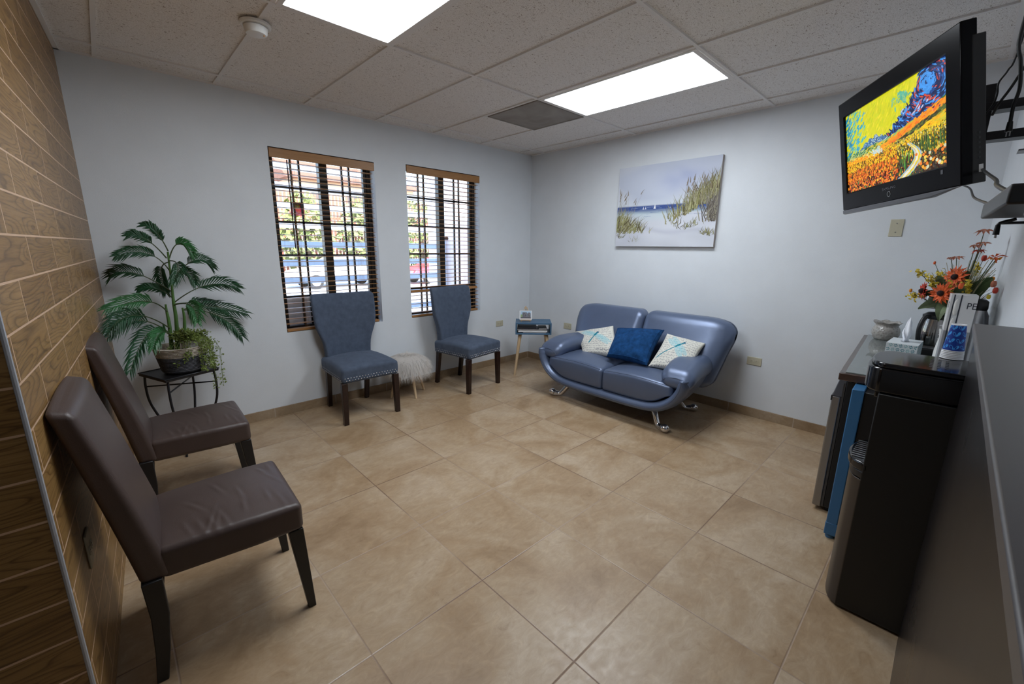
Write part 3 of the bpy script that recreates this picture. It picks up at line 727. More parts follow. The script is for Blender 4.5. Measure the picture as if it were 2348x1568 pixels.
# ------------------------------------------------------------------ blue chairs
def blue_chair():
    t = thing('accent_chair', 'x', 'chair', (0, 0, 0), 0, 'blue velvet accent chairs')
    def seat(x, y, z):
        s = (z+.06)/.12; wd = 1.0 + .13*(x+.05)
        if s > .45:
            z += .046*max(0, 1-(x/.27)**2)*max(0, 1-(y/.26)**2)
        return (x+.006*s*(1 if x > 0 else -1), y*wd*(1+.02*math.sin(s*3.1)), z)
    MB().rbox((.262, .235, .062), .024, (.030, 0, .420), m=14, k=3, fn=seat).build('seat', 'blue_velvet', t, smooth=180)
    def back(x, y, z):
        s = (z+.30)/.60                                              # 0 bottom .. 1 top
        half = .204+.074/(1+math.exp(-(s-.42)*13)); k = half/.25
        fl = abs(y)/.25
        xx = x*(1.1-.25*s) - .202-.052*s + .055*fl**3*(.35+.65*min(1, s*1.6)) + .006*math.cos(y*6)
        zz = z+.735+.006*fl*fl*(1 if s > .9 else 0) - x*.2*s
        if s > .88: xx -= (s-.88)*.12
        return (xx, y*k, zz)
    MB().rbox((.036, .25, .30), .026, (0, 0, 0), m=16, k=3, fn=back).build('backrest', 'blue_velvet', t, smooth=180)
    nb = MB()
    def nail(p, n): nb.ball((p[0]+n[0]*.001, p[1]+n[1]*.001, p[2]), .0046, 8)
    for row, z in ((0, .404), (1, .384)):
        for k in range(19):
            u = (k+.5*row)/18.5; nail((.2935, -.226+.452*u, z), (1, 0))
        for s in (-1, 1):
            for k in range(18):
                u = (k+.5*row)/18; x = -.20+.465*u; wd = 1+.13*(x-.03-.05+.10)
                nail((x, s*(.2355*(1+.13*(x-.03+.05))), z), (0, s))
    nb.build('nailhead_trim', 'nail_chrome', t, smooth=180)
    def sq(x, y, z, hx, hy): return [(x-hx, y-hy, z), (x+hx, y-hy, z), (x+hx, y+hy, z), (x-hx, y+hy, z)]
    for s in (-1, 1):
        MB().loft([sq(.265, s*.232, 0, .019, .019), sq(.262, s*.226, .36, .024, .024)]).build('leg', 'espresso_wood', t, bevel=.003)
        MB().loft([sq(-.262, s*.176, 0, .019, .018), sq(-.24, s*.178, .15, .020, .019), sq(-.212, s*.18, .37, .024, .021)]).build('leg', 'espresso_wood', t, bevel=.003, smooth=30)
    return t
b1 = blue_chair(); b1.location = (-2.512, -.318, 0); b1.rotation_euler = (0, 0, R(-91)); b1['label'] = 'blue velvet nailhead chair under the wider left window, left of the fur stool'
dup(b1, (-1.336, -.352, 0), R(-90+9), 'blue velvet nailhead chair under the right window, right of the fur stool')

# ------------------------------------------------------------------ fur stool
def stool():
    t = thing('fur_stool', 'small stool with long white faux fur seat between the two blue chairs', 'stool', (-1.975, -.232, 0))
    MB().lathe([(0, .26), (.13, .26), (.155, .275), (.165, .32), (.158, .375), (.11, .395), (0, .40)], 28).build('seat', 'fur_white', t, smooth=60)
    rnd = random.Random(8); b = MB()
    for k in range(13000):
        a = rnd.uniform(0, 2*math.pi); q = rnd.random()
        if q < .42: r0 = .155*math.sqrt(rnd.random()); z0 = .395-.03*(r0/.155)**4; out = .25+.9*r0/.155; l = rnd.uniform(.06, .11)
        else: r0 = .16; z0 = rnd.uniform(.265, .38); out = 1.1; l = rnd.uniform(.09, .165)
        ln = a+rnd.gauss(0, .8); p = Vector((r0*math.cos(a), r0*math.sin(a), z0)); d = Vector((out*math.cos(ln), out*math.sin(ln), .55 if q < .42 else .15)); d.normalize()
        sd = Vector((-math.sin(ln+rnd.gauss(0, .8)), math.cos(ln), 0)).normalized()*rnd.uniform(.0006, .0013); pts = [p]; v = d.copy()
        for j in range(4):
            v = (v+Vector((rnd.gauss(0, .22), rnd.gauss(0, .22), -.42))).normalized(); nx_ = pts[-1]+v*l/4; nx_.y = min(nx_.y, .212); pts.append(nx_)
        vs = []; 
        for j, pp in enumerate(pts): vs += [pp-sd*(1-j/4.3), pp+sd*(1-j/4.3)]
        b.add(vs, [(2*j, 2*j+1, 2*j+3, 2*j+2) for j in range(4)])
    b.build('fur_cover', 'fur_white', t, smooth=180)
    for a in (R(-95), R(0), R(90), R(180)):
        c, s = math.cos(a), math.sin(a); MB().tube([(.115*c, .115*s, .27), (.185*c, .185*s, 0)], [.016, .0105], 14).build('leg', 'pale_wood', t, smooth=50)
stool()
# ------------------------------------------------------------------ blue leather loveseat (front looks towards -x)
def sofa():
    t = thing('loveseat', 'blue leather look two seat sofa with chrome feet under the beach painting', 'sofa', (-.53, -1.838, 0), R(180))
    # shell: a wide upholstered U; local +x is the front, +y the left arm in the photo
    half = [(0, .178), (.12, .178), (.25, .179), (.36, .183), (.45, .190), (.525, .207), (.59, .238), (.645, .280), (.688, .333), (.715, .39), (.726, .435), (.728, .475)]
    cl_ = [(-y, z) for y, z in reversed(half[1:])]+half; cl_ = [(p.x, p.y) for p in spline([(y, z, 0) for y, z in cl_], 3)]
    def wf(x): return 1.0-.145*max(0, (.36-x)/.76)**1.3
    def lift(x): return .07*max(0, (.25-x)/.65)**1.5
    prof = [(-.40, -.5), (-.405, .0), (-.40, .5), (-.37, .95), (-.30, 1), (-.2, 1), (-.1, 1), (0, 1), (.1, 1), (.2, 1), (.3, 1), (.37, 1), (.41, .93), (.438, .70), (.452, .35), (.456, 0), (.452, -.35), (.438, -.70), (.41, -.93), (.37, -1), (.3, -1), (.1, -1), (-.1, -1), (-.3, -1), (-.37, -.95)]
    rings = []
    for k in range(len(cl_)):
        a, c = cl_[max(k-1, 0)], cl_[min(k+1, len(cl_)-1)]; d = Vector((c[0]-a[0], c[1]-a[1])).normalized(); nn = Vector((d.y, -d.x)); th = .042 if 2 < k < len(cl_)-3 else .030
        rings.append([(x, (cl_[k][0]+nn.x*th*q)*wf(x), cl_[k][1]+nn.y*th*q+lift(x)*(1 if abs(cl_[k][0]) < .6 else .6)) for x, q in prof])
    MB().loft(rings).build('frame', 'blue_leather', t, smooth=180)
    p = MB(); pts = [(.4565, y*wf(.45)*1.0, z) for y, z in cl_]; p.tube(pts, .0016, 6); p.build('frame_seam', 'blue_leather', t, smooth=60)
    # seat cushions
    for s in (1, -1):
        def seat(x, y, z, s=s):
            u = (z+.10)/.20; yy = y*s                                # yy>0 towards the arm
            if u > .5: z += .045*max(0, 1-(y/.33)**2)*max(0, 1-((x+.02)/.34)**2) + .012*(1-(y/.33)**2)
            if u < .6: z += max(0, (yy+.02)/.31)**2.6*.075*(1-u/.6)
            if u < .5: y -= s*max(0, yy/.31)**3*.06*(1-u*2)
            if x > .2: x += .010*math.sin(math.pi*max(0, min(1, u)))-.02*max(0, yy/.31)**3
            return (x, y, z)
        MB().rbox((.295, .320, .095), .030, (.128, s*.3225, .312), m=14, k=4, fn=seat).build('seat_cushion', 'blue_leather', t, smooth=180)
        p = MB(); pts = []
        for k in range(25):
            y = -.30+.60*k/24; q = seat(.295-.0088, y, .095-.0088); pts.append((.128+q[0]+.0004, s*.3225+q[1], .312+q[2]+.0004))
        p.tube(pts, .0022, 6); p.build('seat_piping', 'blue_leather', t, smooth=60)
        def back(x, y, z, s=s):
            u = (z+.29)/.58; yy = y*s
            wd = .925+.11*min(1, u*1.35)                              # flares upward
            y0 = (y+s*.40)                                           # 0 at the middle seam
            yo = y0*wd if True else y0
            crown = -.062*max(0, (yy-.14)/.26)**2.6*(1 if u > .5 else 0)*max(0, (u-.5)*2) - .010*max(0, (-yy-.33)/.07)**2*max(0, u-.5)*2
            th = 1.12-.32*u
            xx = x*th-.02-.245*u+.03*u*u + (.03*(1-(y/.4)**2)*(math.sin(math.pi*min(1, u*1.1))) if x > 0 else 0)
            xx -= .05*max(0, (yy-.2)/.2)**2*(1 if x > 0 else .2)
            return (xx, yo-s*.40, z+crown)
        MB().rbox((.105, .396, .29), .075, (-.088, s*.40, .585), m=14, k=5, fn=back).build('back_cushion', 'blue_leather', t, smooth=180)
        # arm roll
        def arm(x, y, z, s=s):
            v = (x+.36)/.72; w = 1-.14*max(0, (.5-v))*2
            zz = z*(1-.18*max(0, v-.7)/.3)+.02*math.sin(v*3.0)-.045*max(0, (v-.62)/.38)**2
            yy = y*w - s*.07*(1-v)
            yy -= s*(z+.08)*.12
            return (x, yy, zz)
        MB().rbox((.36, .135, .088), .084, (.055, s*.668, .478), m=12, k=5, fn=arm).build('armrest', 'blue_leather', t, smooth=180)
        p = MB(); pts = []
        for k in range(17):
            a = math.pi*(k/16); pts.append((.407, s*(.665+.115*math.cos(a))-s*.0, .425+.055*math.sin(a)))
        p.tube(pts, .0022, 6); p.build('arm_piping', 'blue_leather', t, smooth=60)
    # chrome feet: a scooped blade ending in a ball
    for sx, sy, nm in ((1, .52, 0), (1, -.52, 0), (-1, .48, 0), (-1, -.48, 0)):
        X = .27 if sx > 0 else -.15; dz = .0 if sx > 0 else .04; sg = 1 if sy > 0 else -1; e = .6 if sx > 0 else .75
        path = spline([(X-.02*sx, sy-sg*.17, .140+dz), (X+.01*sx, sy-sg*.11, .137+dz), (X+.035*sx, sy-sg*.055, .112+dz*.5), (X+.06*sx, sy-sg*.02, .060), (X+.075*sx, sy+sg*.008, .028), (X+.095*sx, sy+sg*.045, .027), (X+.112*sx, sy+sg*.085, .033)], 6)
        n_ = len(path); rad = []
        for k in range(n_):
            u = k/(n_-1); rad.append(.013+.014*math.sin(min(1, u/.35)*1.57)*(1-u*.5) + (.016*max(0, (u-.72)/.28)**1.2)); 
        rad[-1] = .020; b = MB(); b.tube(path, rad, 14); b.ball((X+.112*sx, sy+sg*.08, .0365), .0345, 18, 0, (1.1, 1.1, 1)); b.build('foot', 'chrome', t, smooth=180)
sofa()

# ------------------------------------------------------------------ pillows
def in_seg(u, v, a, b, w):
    ax, ay = a; bx, by = b; dx, dy = bx-ax, by-ay; k = max(0, min(1, ((u-ax)*dx+(v-ay)*dy)/(dx*dx+dy*dy))); d = math.hypot(u-ax-k*dx, v-ay-k*dy); return d < w*(1-.0*k), k, d
def pillow(name, label, corners, thick, mat, colf=None, n=70, group=None, flange=0, tone=None):
    P = [Vector(c) for c in corners]                                 # TL, TR, BR, BL seen from the front
    cen = sum(P, Vector())/4; t = thing(name, label, 'pillow', cen, 0, group)
    nrm = ((P[1]-P[3]).cross(P[0]-P[2])).normalized()
    if nrm.x > 0: nrm = -nrm
    def at(u, v, side):
        pinch = .055*(1-(2*u-1)**2)*abs(2*v-1)**3; pin2 = .055*(1-(2*v-1)**2)*abs(2*u-1)**3
        uu = .5+(u-.5)*(1-pin2*1.6); vv = .5+(v-.5)*(1-pinch*1.6)
        p = (P[0]*(1-uu)+P[1]*uu)*(1-vv)+(P[3]*(1-uu)+P[2]*uu)*vv
        f = max(0, 1-(2*u-1)**2)**.42*max(0, 1-(2*v-1)**2)**.42
        wob = 1+.10*math.sin(u*9+v*5)*math.sin(v*8-u*3)
        return p-cen+nrm*side*(thick*f*wob+.0035)
    b = MB()
    for side in (1, -1):
        vs = [at(i/n, j/n, side) for j in range(n+1) for i in range(n+1)]; o = len(b.v); b.v += [tuple(p) for p in vs]
        for j in range(n):
            for i in range(n):
                f = (j*(n+1)+i, j*(n+1)+i+1, (j+1)*(n+1)+i+1, (j+1)*(n+1)+i)
                if side > 0: f = f[::-1]
                b.f.append(tuple(o+k for k in f)); b.m.append(0)
                if colf:
                    vv = [(q % (n+1), q//(n+1)) for q in f]; b.col[len(b.f)-1] = [colf(a/n, c/n) if side > 0 else (.62, .61, .55) for a, c in vv]
    loop = [i for i in range(n+1)]+[(n+1)*j+n for j in range(1, n+1)]+[(n+1)*n+i for i in range(n-1, -1, -1)]+[(n+1)*j for j in range(n-1, 0, -1)]
    o2 = (n+1)**2
    for k in range(len(loop)):
        a, c = loop[k], loop[(k+1) % len(loop)]; b.f.append((a, c, o2+c, o2+a)); b.m.append(0)
        if colf: b.col[len(b.f)-1] = (.62, .61, .55)
    cov = b.build('cover', mat, t, smooth=180)
    if flange:
        p = MB(); pts = []
        def edge(u, v): return at(u, v, 1)
        seq = [(k/20, .03) for k in range(21)]+[(.97, k/20) for k in range(1, 21)]+[(1-k/20, .97) for k in range(1, 21)]+[(.03, 1-k/20) for k in range(1, 20)]
        seq = [(max(.035, min(.965, a)), max(.035, min(.965, c))) for a, c in seq]
        pts = [edge(a, c)+nrm*.001 for a, c in seq]; pts.append(pts[0]); p.tube(pts, .003, 6); p.build('flange_seam', mat, t, smooth=60)
    return t
def dragonfly(head, tail, wing_dir, seed, wmul=1.0):
    rnd = random.Random(seed)
    hx, hy = head; tx, ty = tail; L_ = math.hypot(tx-hx, ty-hy); ex, ey = (tx-hx)/L_, (ty-hy)/L_; px, py = -ey, ex
    words = []
    for r in range(13):
        x = rnd.uniform(.03, .08)
        while x < .93: l = rnd.uniform(.02, .085); words.append((r, x, min(.96, x+l))); x += l+rnd.uniform(.012, .03)
    def f(u, v):
        c = Vector((.66, .645, .58)); k = .06*math.sin(u*31+v*17)*math.sin(v*43-u*11); c = c+Vector((k, k, k))*.4
        lv = v+.06*(u-.5); r = int(lv*14)-1; fr = lv*14-int(lv*14)
        for (rr, a, b_) in words:
            if rr == r and a <= u <= b_:
                y = .5+.17*math.sin(u*150+r*7)+.12*math.sin(u*61+r)
                if abs(fr-y) < .13: c = Vector((.30, .30, .31))
        # larger line of script along the lower edge
        y = .865+.014*math.sin(u*120)
        if .40 < u < .86 and abs(v-y-.012*math.sin(u*47)) < .010: c = Vector((.16, .16, .19))
        # wings
        du, dv = u-hx, v-hy; a = du*ex+dv*ey; s = du*px+dv*py
        for (a0, sl, ln, wd) in ((.16, .18, .40, .062), (.25, -.12, .38, .075)):
            for sg in (-1, 1):
                q = s*sg
                if 0 < q < ln*wmul:
                    cc = a0*L_*1.1+q*(sl-.18 if sl > 0 else .28+sl); w = wd*(.35+.65*math.sin(math.pi*min(1, q/(ln*wmul))**.8*.9+.1))
                    if abs(a-cc) < w:
                        vein = abs(math.sin(q*75))*abs(math.sin((a-cc)*95)); c = c.lerp(Vector((.25, .55, .62)), .42+.25*(vein < .25))
        # body
        if 0 <= a <= L_ and abs(s) < (.024 if a < .10 else (.030 if a < .32*L_ else .013)): c = Vector((.01, .15, .22)) if math.sin(a*160) > -.3 else Vector((.03, .30, .36))
        if math.hypot(du, dv) < .032: c = Vector((.008, .10, .18))
        return tuple(max(0, x) for x in c)
    return f
pillow('throw_pillow', 'cream script pillow with teal dragonfly at the left end of the loveseat', [(-.40, -1.092, .56), (-.42, -1.583, .700), (-.70, -1.880, .470), (-.70, -1.435, .437)], .055, 'pillow_print', dragonfly((.62, .27), (.30, .66), 1, 3, 1.0), 150, 'pillows on the blue loveseat')
pillow('throw_pillow', 'cream script pillow with teal dragonfly leaning at the right arm of the loveseat', [(-.40, -2.141, .705), (-.40, -2.485, .672), (-.71, -2.500, .465), (-.745, -2.165, .470)], .055, 'pillow_print', dragonfly((.60, .25), (.10, .80), 1, 4, .9), 150, 'pillows on the blue loveseat')
pillow('throw_pillow', 'plush navy blue pillow in the middle of the loveseat', [(-.45, -1.650, .690), (-.45, -2.135, .745), (-.77, -2.165, .478), (-.77, -1.755, .480)], .070, 'navy_plush', None, 50, 'pillows on the blue loveseat', 1)

# ------------------------------------------------------------------ side table in the corner
def side_table():
    a = Vector((-.735, -.505)); b = Vector((-.445, -.795)); ex = (b-a).normalized(); ang = math.atan2(ex.y, ex.x); w = (b-a).length; d = .30
    t = thing('side_table', 'small blue cubby side table with pale tapered legs in the corner', 'side table', (a.x, a.y, 0), ang)
    z0, z1, th = .487, .622, .016
    MB().box((0, 0, z1-th), (w, d, z1)).box((0, 0, z0), (w, d, z0+th)).box((0, 0, z0+th), (th, d, z1-th)).box((w-th, 0, z0+th), (w, d, z1-th)).build('cabinet', 'table_blue', t, bevel=.0015)
    for x, y, ox, oy in ((.055, .06, -.06, -.055), (w-.055, .06, .06, -.055), (.055, d-.05, -.045, .03), (w-.055, d-.05, .045, .03)):
        MB().tube([(x, y, z0), (x+ox, y+oy, 0)], [.021, .0115], 16).build('leg', 'pale_wood', t, smooth=50)
    M = t.matrix_basis.copy(); M = Matrix.Translation(t.location) @ Matrix.Rotation(ang, 4, 'Z')
    # reading matter in the cubby, each its own thing
    def book(name, label, x0, x1, y0, y1, z, h, cov, pg=True, cat='book', grp='magazines and books in the side table'):
        loc = M @ Vector(((x0+x1)/2, (y0+y1)/2, z)); k = thing(name, label, cat, loc, ang, grp); hx, hy = (x1-x0)/2, (y1-y0)/2
        if pg:
            MB().box((-hx, -hy, 0), (hx, hy, .0016)).box((-hx, -hy, h-.0016), (hx, hy, h)).box((-hx, hy-.003, 0), (hx, hy, h)).build('cover', cov, k)
            MB().box((-hx+.002, -hy+.003, .0016), (hx-.002, hy-.003, h-.0016)).build('pages', 'pages', k)
        else: MB().box((-hx, -hy, 0), (hx, hy, h)).build('cover', cov, k)
    zz = z0+th
    book('magazine', 'thin grey magazine at the bottom of the side table cubby', .085, .35, .02, .22, zz, .011, 'book_grey')
    book('book', 'thick pale paged book in the middle of the cubby pile', .03, .365, .016, .24, zz+.0112, .024, 'book_grey')
    book('magazine', 'white edged wide magazine lying on the thick cubby book', .02, .36, .014, .23, zz+.0354, .010, 'book_dark')
    book('magazine', 'dark covered magazine on top of the cubby pile at the left', .022, .24, .02, .22, zz+.0456, .022, 'book_dark', False)
    book('magazine', 'small dark magazine on top of the cubby pile at the right', .265, .355, .02, .22, zz+.0456, .012, 'book_dark')
    # picture on a small easel
    e = thing('tabletop_easel', 'little wooden easel standing on the blue side table', 'easel', M @ Vector((.115, .10, z1)), ang)
    for s in (-1, 1): MB().tube([(s*.052, -.03, 0), (s*.012, .012, .165)], .0042, 8).build('leg', 'pale_wood', e, smooth=40)
    MB().tube([(0, .085, 0), (0, .012, .16)], .0042, 8).build('leg', 'pale_wood', e, smooth=40)
    MB().box((-.066, -.046, .020), (.066, -.02, .027)).box((-.008, .004, .145), (.008, .02, .176)).build('ledge', 'pale_wood', e)
    MB().cyl((.008, .01, .162), (.02, .01, .162), .003, 8).build('wing_nut', 'steel', e, smooth=40)
    p = thing('small_picture', 'small watercolor card of grey buildings resting on the tabletop easel', 'picture', M @ Vector((.115, .10, z1)), ang)
    b = MB(); rnd = random.Random(5)
    def T(x, z, o=0): return (x, -.0335+.25*(z-.028)-o*.0002, z)
    def rect(x0, zA, x1, zB, c, o): b.add([T(x0, zA, o), T(x1, zA, o), T(x1, zB, o), T(x0, zB, o)], [(0, 1, 2, 3)], 0, c)
    bk = [T(-.072, .028), T(.072, .028), T(.072, .128), T(-.072, .128)]
    b.add(bk+[(x, y+.004, z) for x, y, z in bk], [(0, 1, 2, 3), (7, 6, 5, 4), (1, 5, 6, 2), (0, 4, 5, 1), (3, 2, 6, 7), (0, 3, 7, 4)], 0, (.74, .75, .78))
    rect(-.060, .040, .060, .122, (.42, .58, .74), 1); rect(-.06, .040, .06, .06, (.30, .28, .30), 2); rect(-.058, .055, -.035, .085, (.30, .42, .22), 3)
    rect(-.038, .052, .012, .108, (.17, .165, .19), 4); rect(.016, .052, .056, .10, (.20, .195, .215), 4); rect(.03, .1, .045, .108, (.2, .19, .21), 4)
    for k in range(46):
        x = rnd.uniform(-.037, .05); z = rnd.uniform(.056, .098); rect(x, z, x+rnd.uniform(.002, .006), z+rnd.uniform(.003, .008), rnd.choice(((.07, .07, .09), (.33, .32, .34), (.12, .12, .15))), 5)
    rect(-.058, .047, .056, .056, (.06, .06, .08), 6); rect(-.06, .036, .06, .044, (.52, .47, .47), 6)
    b.build('picture_card', 'small_print', p)
side_table()

# ------------------------------------------------------------------ plant corner
def plant_stand():
    z = .600; L0 = Vector((-3.953, -.170)); F0 = Vector((-3.838, -.477)); R0 = Vector((-3.531, -.358)); B0 = L0+R0-F0
    cen = (L0+R0)/2; t = thing('plant_stand', 'black metal plant stand with square top and curved legs', 'plant stand', (cen.x, cen.y, 0))
    q = [(p-cen)*1.0 for p in (L0, F0, R0, B0)]
    MB().prism([(p.x, p.y, z-.022) for p in q], [(p.x, p.y, z-.004) for p in q]).build('tabletop', 'black_wood', t, bevel=.003)
    r = MB(); pts = [Vector((p.x, p.y, z-.004)) for p in q]; r.tube(pts+[pts[0]], .005, 8); r.build('rim', 'black_metal', t, smooth=50)
    low = []
    for p in q:
        d = p.normalized(); m = p*.86
        path = spline([(m.x, m.y, z-.02), (m.x*1.03, m.y*1.03, z-.10), (m.x*.98, m.y*.98, z-.22), (m.x*.70, m.y*.70, z-.38), (m.x*.55, m.y*.55, z-.46), (m.x*.50, m.y*.50, .06), (m.x*.56, m.y*.56, 0)], 6)
        MB().tube(path, .0075, 10).build('leg', 'black_metal', t, smooth=60); low.append(m*1.03)
    b = MB(); b.tube([(low[0].x, low[0].y, z-.10), (low[2].x, low[2].y, z-.10)], .005, 8); b.tube([(low[1].x, low[1].y, z-.10), (low[3].x, low[3].y, z-.10)], .005, 8); b.build('cross_brace', 'black_metal', t, smooth=60)
    return cen, z
pc, pz = plant_stand()

FRONDS = [
    ((-3.696, -.25, 1.404), (-3.737, -.225, 1.52), (-3.79, -.2, 1.562)), ((-3.712, -.27, 1.36), (-3.795, -.285, 1.474), (-3.872, -.3, 1.494)),
    ((-3.698, -.28, 1.36), (-3.638, -.3, 1.455), (-3.576, -.32, 1.379)), ((-3.708, -.27, 1.28), (-3.8, -.285, 1.388), (-3.943, -.3, 1.376)),
    ((-3.703, -.26, 1.206), (-3.569, -.23, 1.34), (-3.467, -.2, 1.299)), ((-3.715, -.25, 1.141), (-3.874, -.2, 1.263), (-3.988, -.15, 1.249)),
    ((-3.705, -.28, 1.343), (-3.672, -.39, 1.319), (-3.713, -.5, 1.221)), ((-3.712, -.25, 1.094), (-3.785, -.225, 1.161), (-3.865, -.2, 1.157)),
    ((-3.757, -.3, 1.014), (-3.86, -.4, 1.101), (-4.026, -.5, 1.079)), ((-3.71, -.25, 1.064), (-3.514, -.25, 1.172), (-3.345, -.25, 1.148)),
    ((-3.672, -.27, 1.014), (-3.507, -.175, 1.016), (-3.285, -.1, .935)), ((-3.672, -.28, 1.014), (-3.499, -.365, .972), (-3.39, -.45, .833)),
    ((-3.757, -.29, .90), (-3.918, -.46, 1.026), (-4.045, -.66, .975)), ((-3.757, -.3, .86), (-3.903, -.425, .986), (-4.045, -.56, .934)),
    ((-3.742, -.3, .828), (-3.861, -.45, .914), (-3.988, -.6, .727)), ((-3.718, -.28, 1.05), (-3.645, -.44, 1.061), (-3.639, -.6, .98)),
    ((-3.737, -.3, .808), (-3.803, -.425, .902), (-3.866, -.55, .834)), ((-3.712, -.25, 1.055), (-3.583, -.175, 1.048), (-3.472, -.1, 1.021)),
    ((-3.703, -.25, 1.333), (-3.745, -.185, 1.277), (-3.737, -.12, 1.131)), ((-3.71, -.26, 1.20), (-3.64, -.33, 1.27), (-3.60, -.42, 1.20)),
]
def palm():
    c = Vector((-3.745, -.285, pz)); t = thing('potted_palm', 'tall artificial palm in a cream and charcoal rope basket on the plant stand', 'potted plant', c)
    prof = [(0, 0), (.101, 0), (.117, .012)]; z = .018
    ridges = []
    for k in range(17):
        zz = .016+k*.0095; r = .117+.034*(zz/.175)
        ridges += [(r-.0015, zz), (r+.0022, zz+.0048), (r-.0015, zz+.0095)]
    prof += ridges; top = prof[-1]
    cut = [i for i, (r, z) in enumerate(prof) if z > .112][0]
    MB().lathe(prof[:cut+1], 40, (.028, -.004, 0)).build('basket_lower', 'rope_dark', t, smooth=60, label='charcoal woven lower half')
    up = prof[cut:]+[(top[0]-.008, top[1]), (top[0]-.018, top[1]-.03), (0, top[1]-.032)]
    MB().lathe(up, 40, (.028, -.004, 0), caps=False).build('basket_upper', 'rope_cream', t, smooth=60, label='cream woven rim')
    for s in ([(-3.765, -.285, .74), (-3.756, -.28, .922), (-3.758, -.28, 1.016), (-3.757, -.28, 1.06)], [(-3.735, -.285, .74), (-3.716, -.28, .946), (-3.714, -.28, 1.078), (-3.708, -.28, 1.207), (-3.701, -.28, 1.40)], [(-3.70, -.285, .74), (-3.672, -.28, .941), (-3.672, -.28, 1.03)]):
        pts = spline([Vector(p)-c for p in s], 5); n = len(pts); MB().tube(pts, [.0135-.0075*min(1, (k/(n-1))*1.2) for k in range(n)], 10).build('cane', 'cane_green', t, smooth=60)
    rnd = random.Random(21)
    for fi, (a, m, e) in enumerate(FRONDS):
        a, m, e = (Vector(p)-c for p in (a, m, e)); n = 24; path = bez(a, m, e, n); b = MB()
        b.tube(path, [.0042-.003*k/n for k in range(n+1)], 6, 1)
        tot = sum((path[k+1]-path[k]).length for k in range(n)); Lf = min(.125, .27*tot+.02); start = .36 if tot > .22 else .22
        side0 = Vector((0, 0, 1))
        for k in range(n+1):
            u = k/n
            if u < start: continue
            w_ = (u-start)/(1-start); d = (path[min(k+1, n)]-path[max(k-1, 0)]).normalized()
            view = Vector((-.2, -1, .35)).normalized(); sd = d.cross(view).normalized()
            ln = Lf*(.55+.75*math.sin(math.pi*(.12+.80*w_)))*(.85+.3*rnd.random())*.76
            for sg in (-1, 1):
                ax = (sd*sg*(.70-.32*w_)+d*(.80+.5*w_)+view*rnd.uniform(-.12, .22)).normalized(); tip = path[k]+ax*ln+Vector((0, 0, -.22*ln*ln/Lf*(.5+rnd.random()*.5)))
                mid = path[k]+ax*ln*.45+Vector((0, 0, .012*ln/Lf)); up = ax.cross(sd*sg).normalized(); wv = ax.cross(view).normalized()*(.0052+.0016*rnd.random())
                ridge = view*.003
                b.add([path[k]-wv*.35, path[k]+wv*.35, mid+wv, mid+ridge, mid-wv, tip], [(0, 1, 2, 3), (0, 3, 4), (4, 3, 5), (3, 2, 5)], 0)
        b.build('frond', ['leaf_bright' if fi in (8, 15, 2, 16) else 'leaf_green', 'stem_brown'], t)
palm()
def trailing():
    c = Vector((-3.668, -.318, pz+.148)); t = thing('trailing_plant', 'small trailing green plant in a white pot spilling over the rope basket', 'potted plant', c)
    MB().lathe([(0, 0), (.040, 0), (.043, .008), (.050, .062), (.053, .065), (.047, .066), (.044, .05), (0, .05)], 24).build('pot', 'ceramic_white', t, smooth=50)
    rnd = random.Random(33)
    def leafy(b, path, dens, sz):
        for p in path:
            for _ in range(dens):
                d = Vector((rnd.gauss(0, 1), rnd.gauss(0, 1), rnd.gauss(0, .8))).normalized(); s = sz*rnd.uniform(.7, 1.2); q = p+d*.008; w = d.orthogonal().normalized()
                b.add([q, q+d*s*.6+w*s*.4, q+d*s*1.2, q+d*s*.6-w*s*.4], [(0, 1, 2, 3)])
    b = MB()
    for k in range(48):
        a = rnd.uniform(0, 6.28); r = rnd.uniform(.0, .10); x, y = r*math.cos(a), r*math.sin(a)*.8
        path = bez((x*.3, y*.3, .05), (x*.8-.01, y*.8, .095+.03*rnd.random()), (x*1.25-.01, y*1.1-.005, .075+.05*rnd.random()), 6); b.tube(path, .0012, 4); leafy(b, path[1:], 4, .014)
    b.build('foliage', 'vine_green', t)
    for k in range(21):
        a = rnd.uniform(-3.0, .6); ln = rnd.uniform(.10, .24) if k > 2 else rnd.uniform(.27, .34); x, y = .055*math.cos(a), .055*math.sin(a)
        if k > 2 and a < -1.7: ln *= .7
        rad = .075+rnd.uniform(0, .02); ex, ey = (rad+.035)*math.cos(a), (rad+.04)*math.sin(a)
        if k <= 2: ex, ey = (.10, -.085) if k == 0 else ((.150, -.02) if k == 1 else (.145, -.045))
        path = spline([(x*.5, y*.5, .05), (x*1.2, y*1.2, .085), (ex, ey, .03), (ex*1.05, ey*1.05, .05-ln*.7), (ex*1.02+rnd.gauss(0, .008), ey*1.02, max(.06-ln*1.15, -.136 if k > 2 else -.27))], 4)
        b = MB(); b.tube(path, .0012, 4); leafy(b, path[2:], 4, .0135); b.build('vine', 'vine_green', t)
trailing()
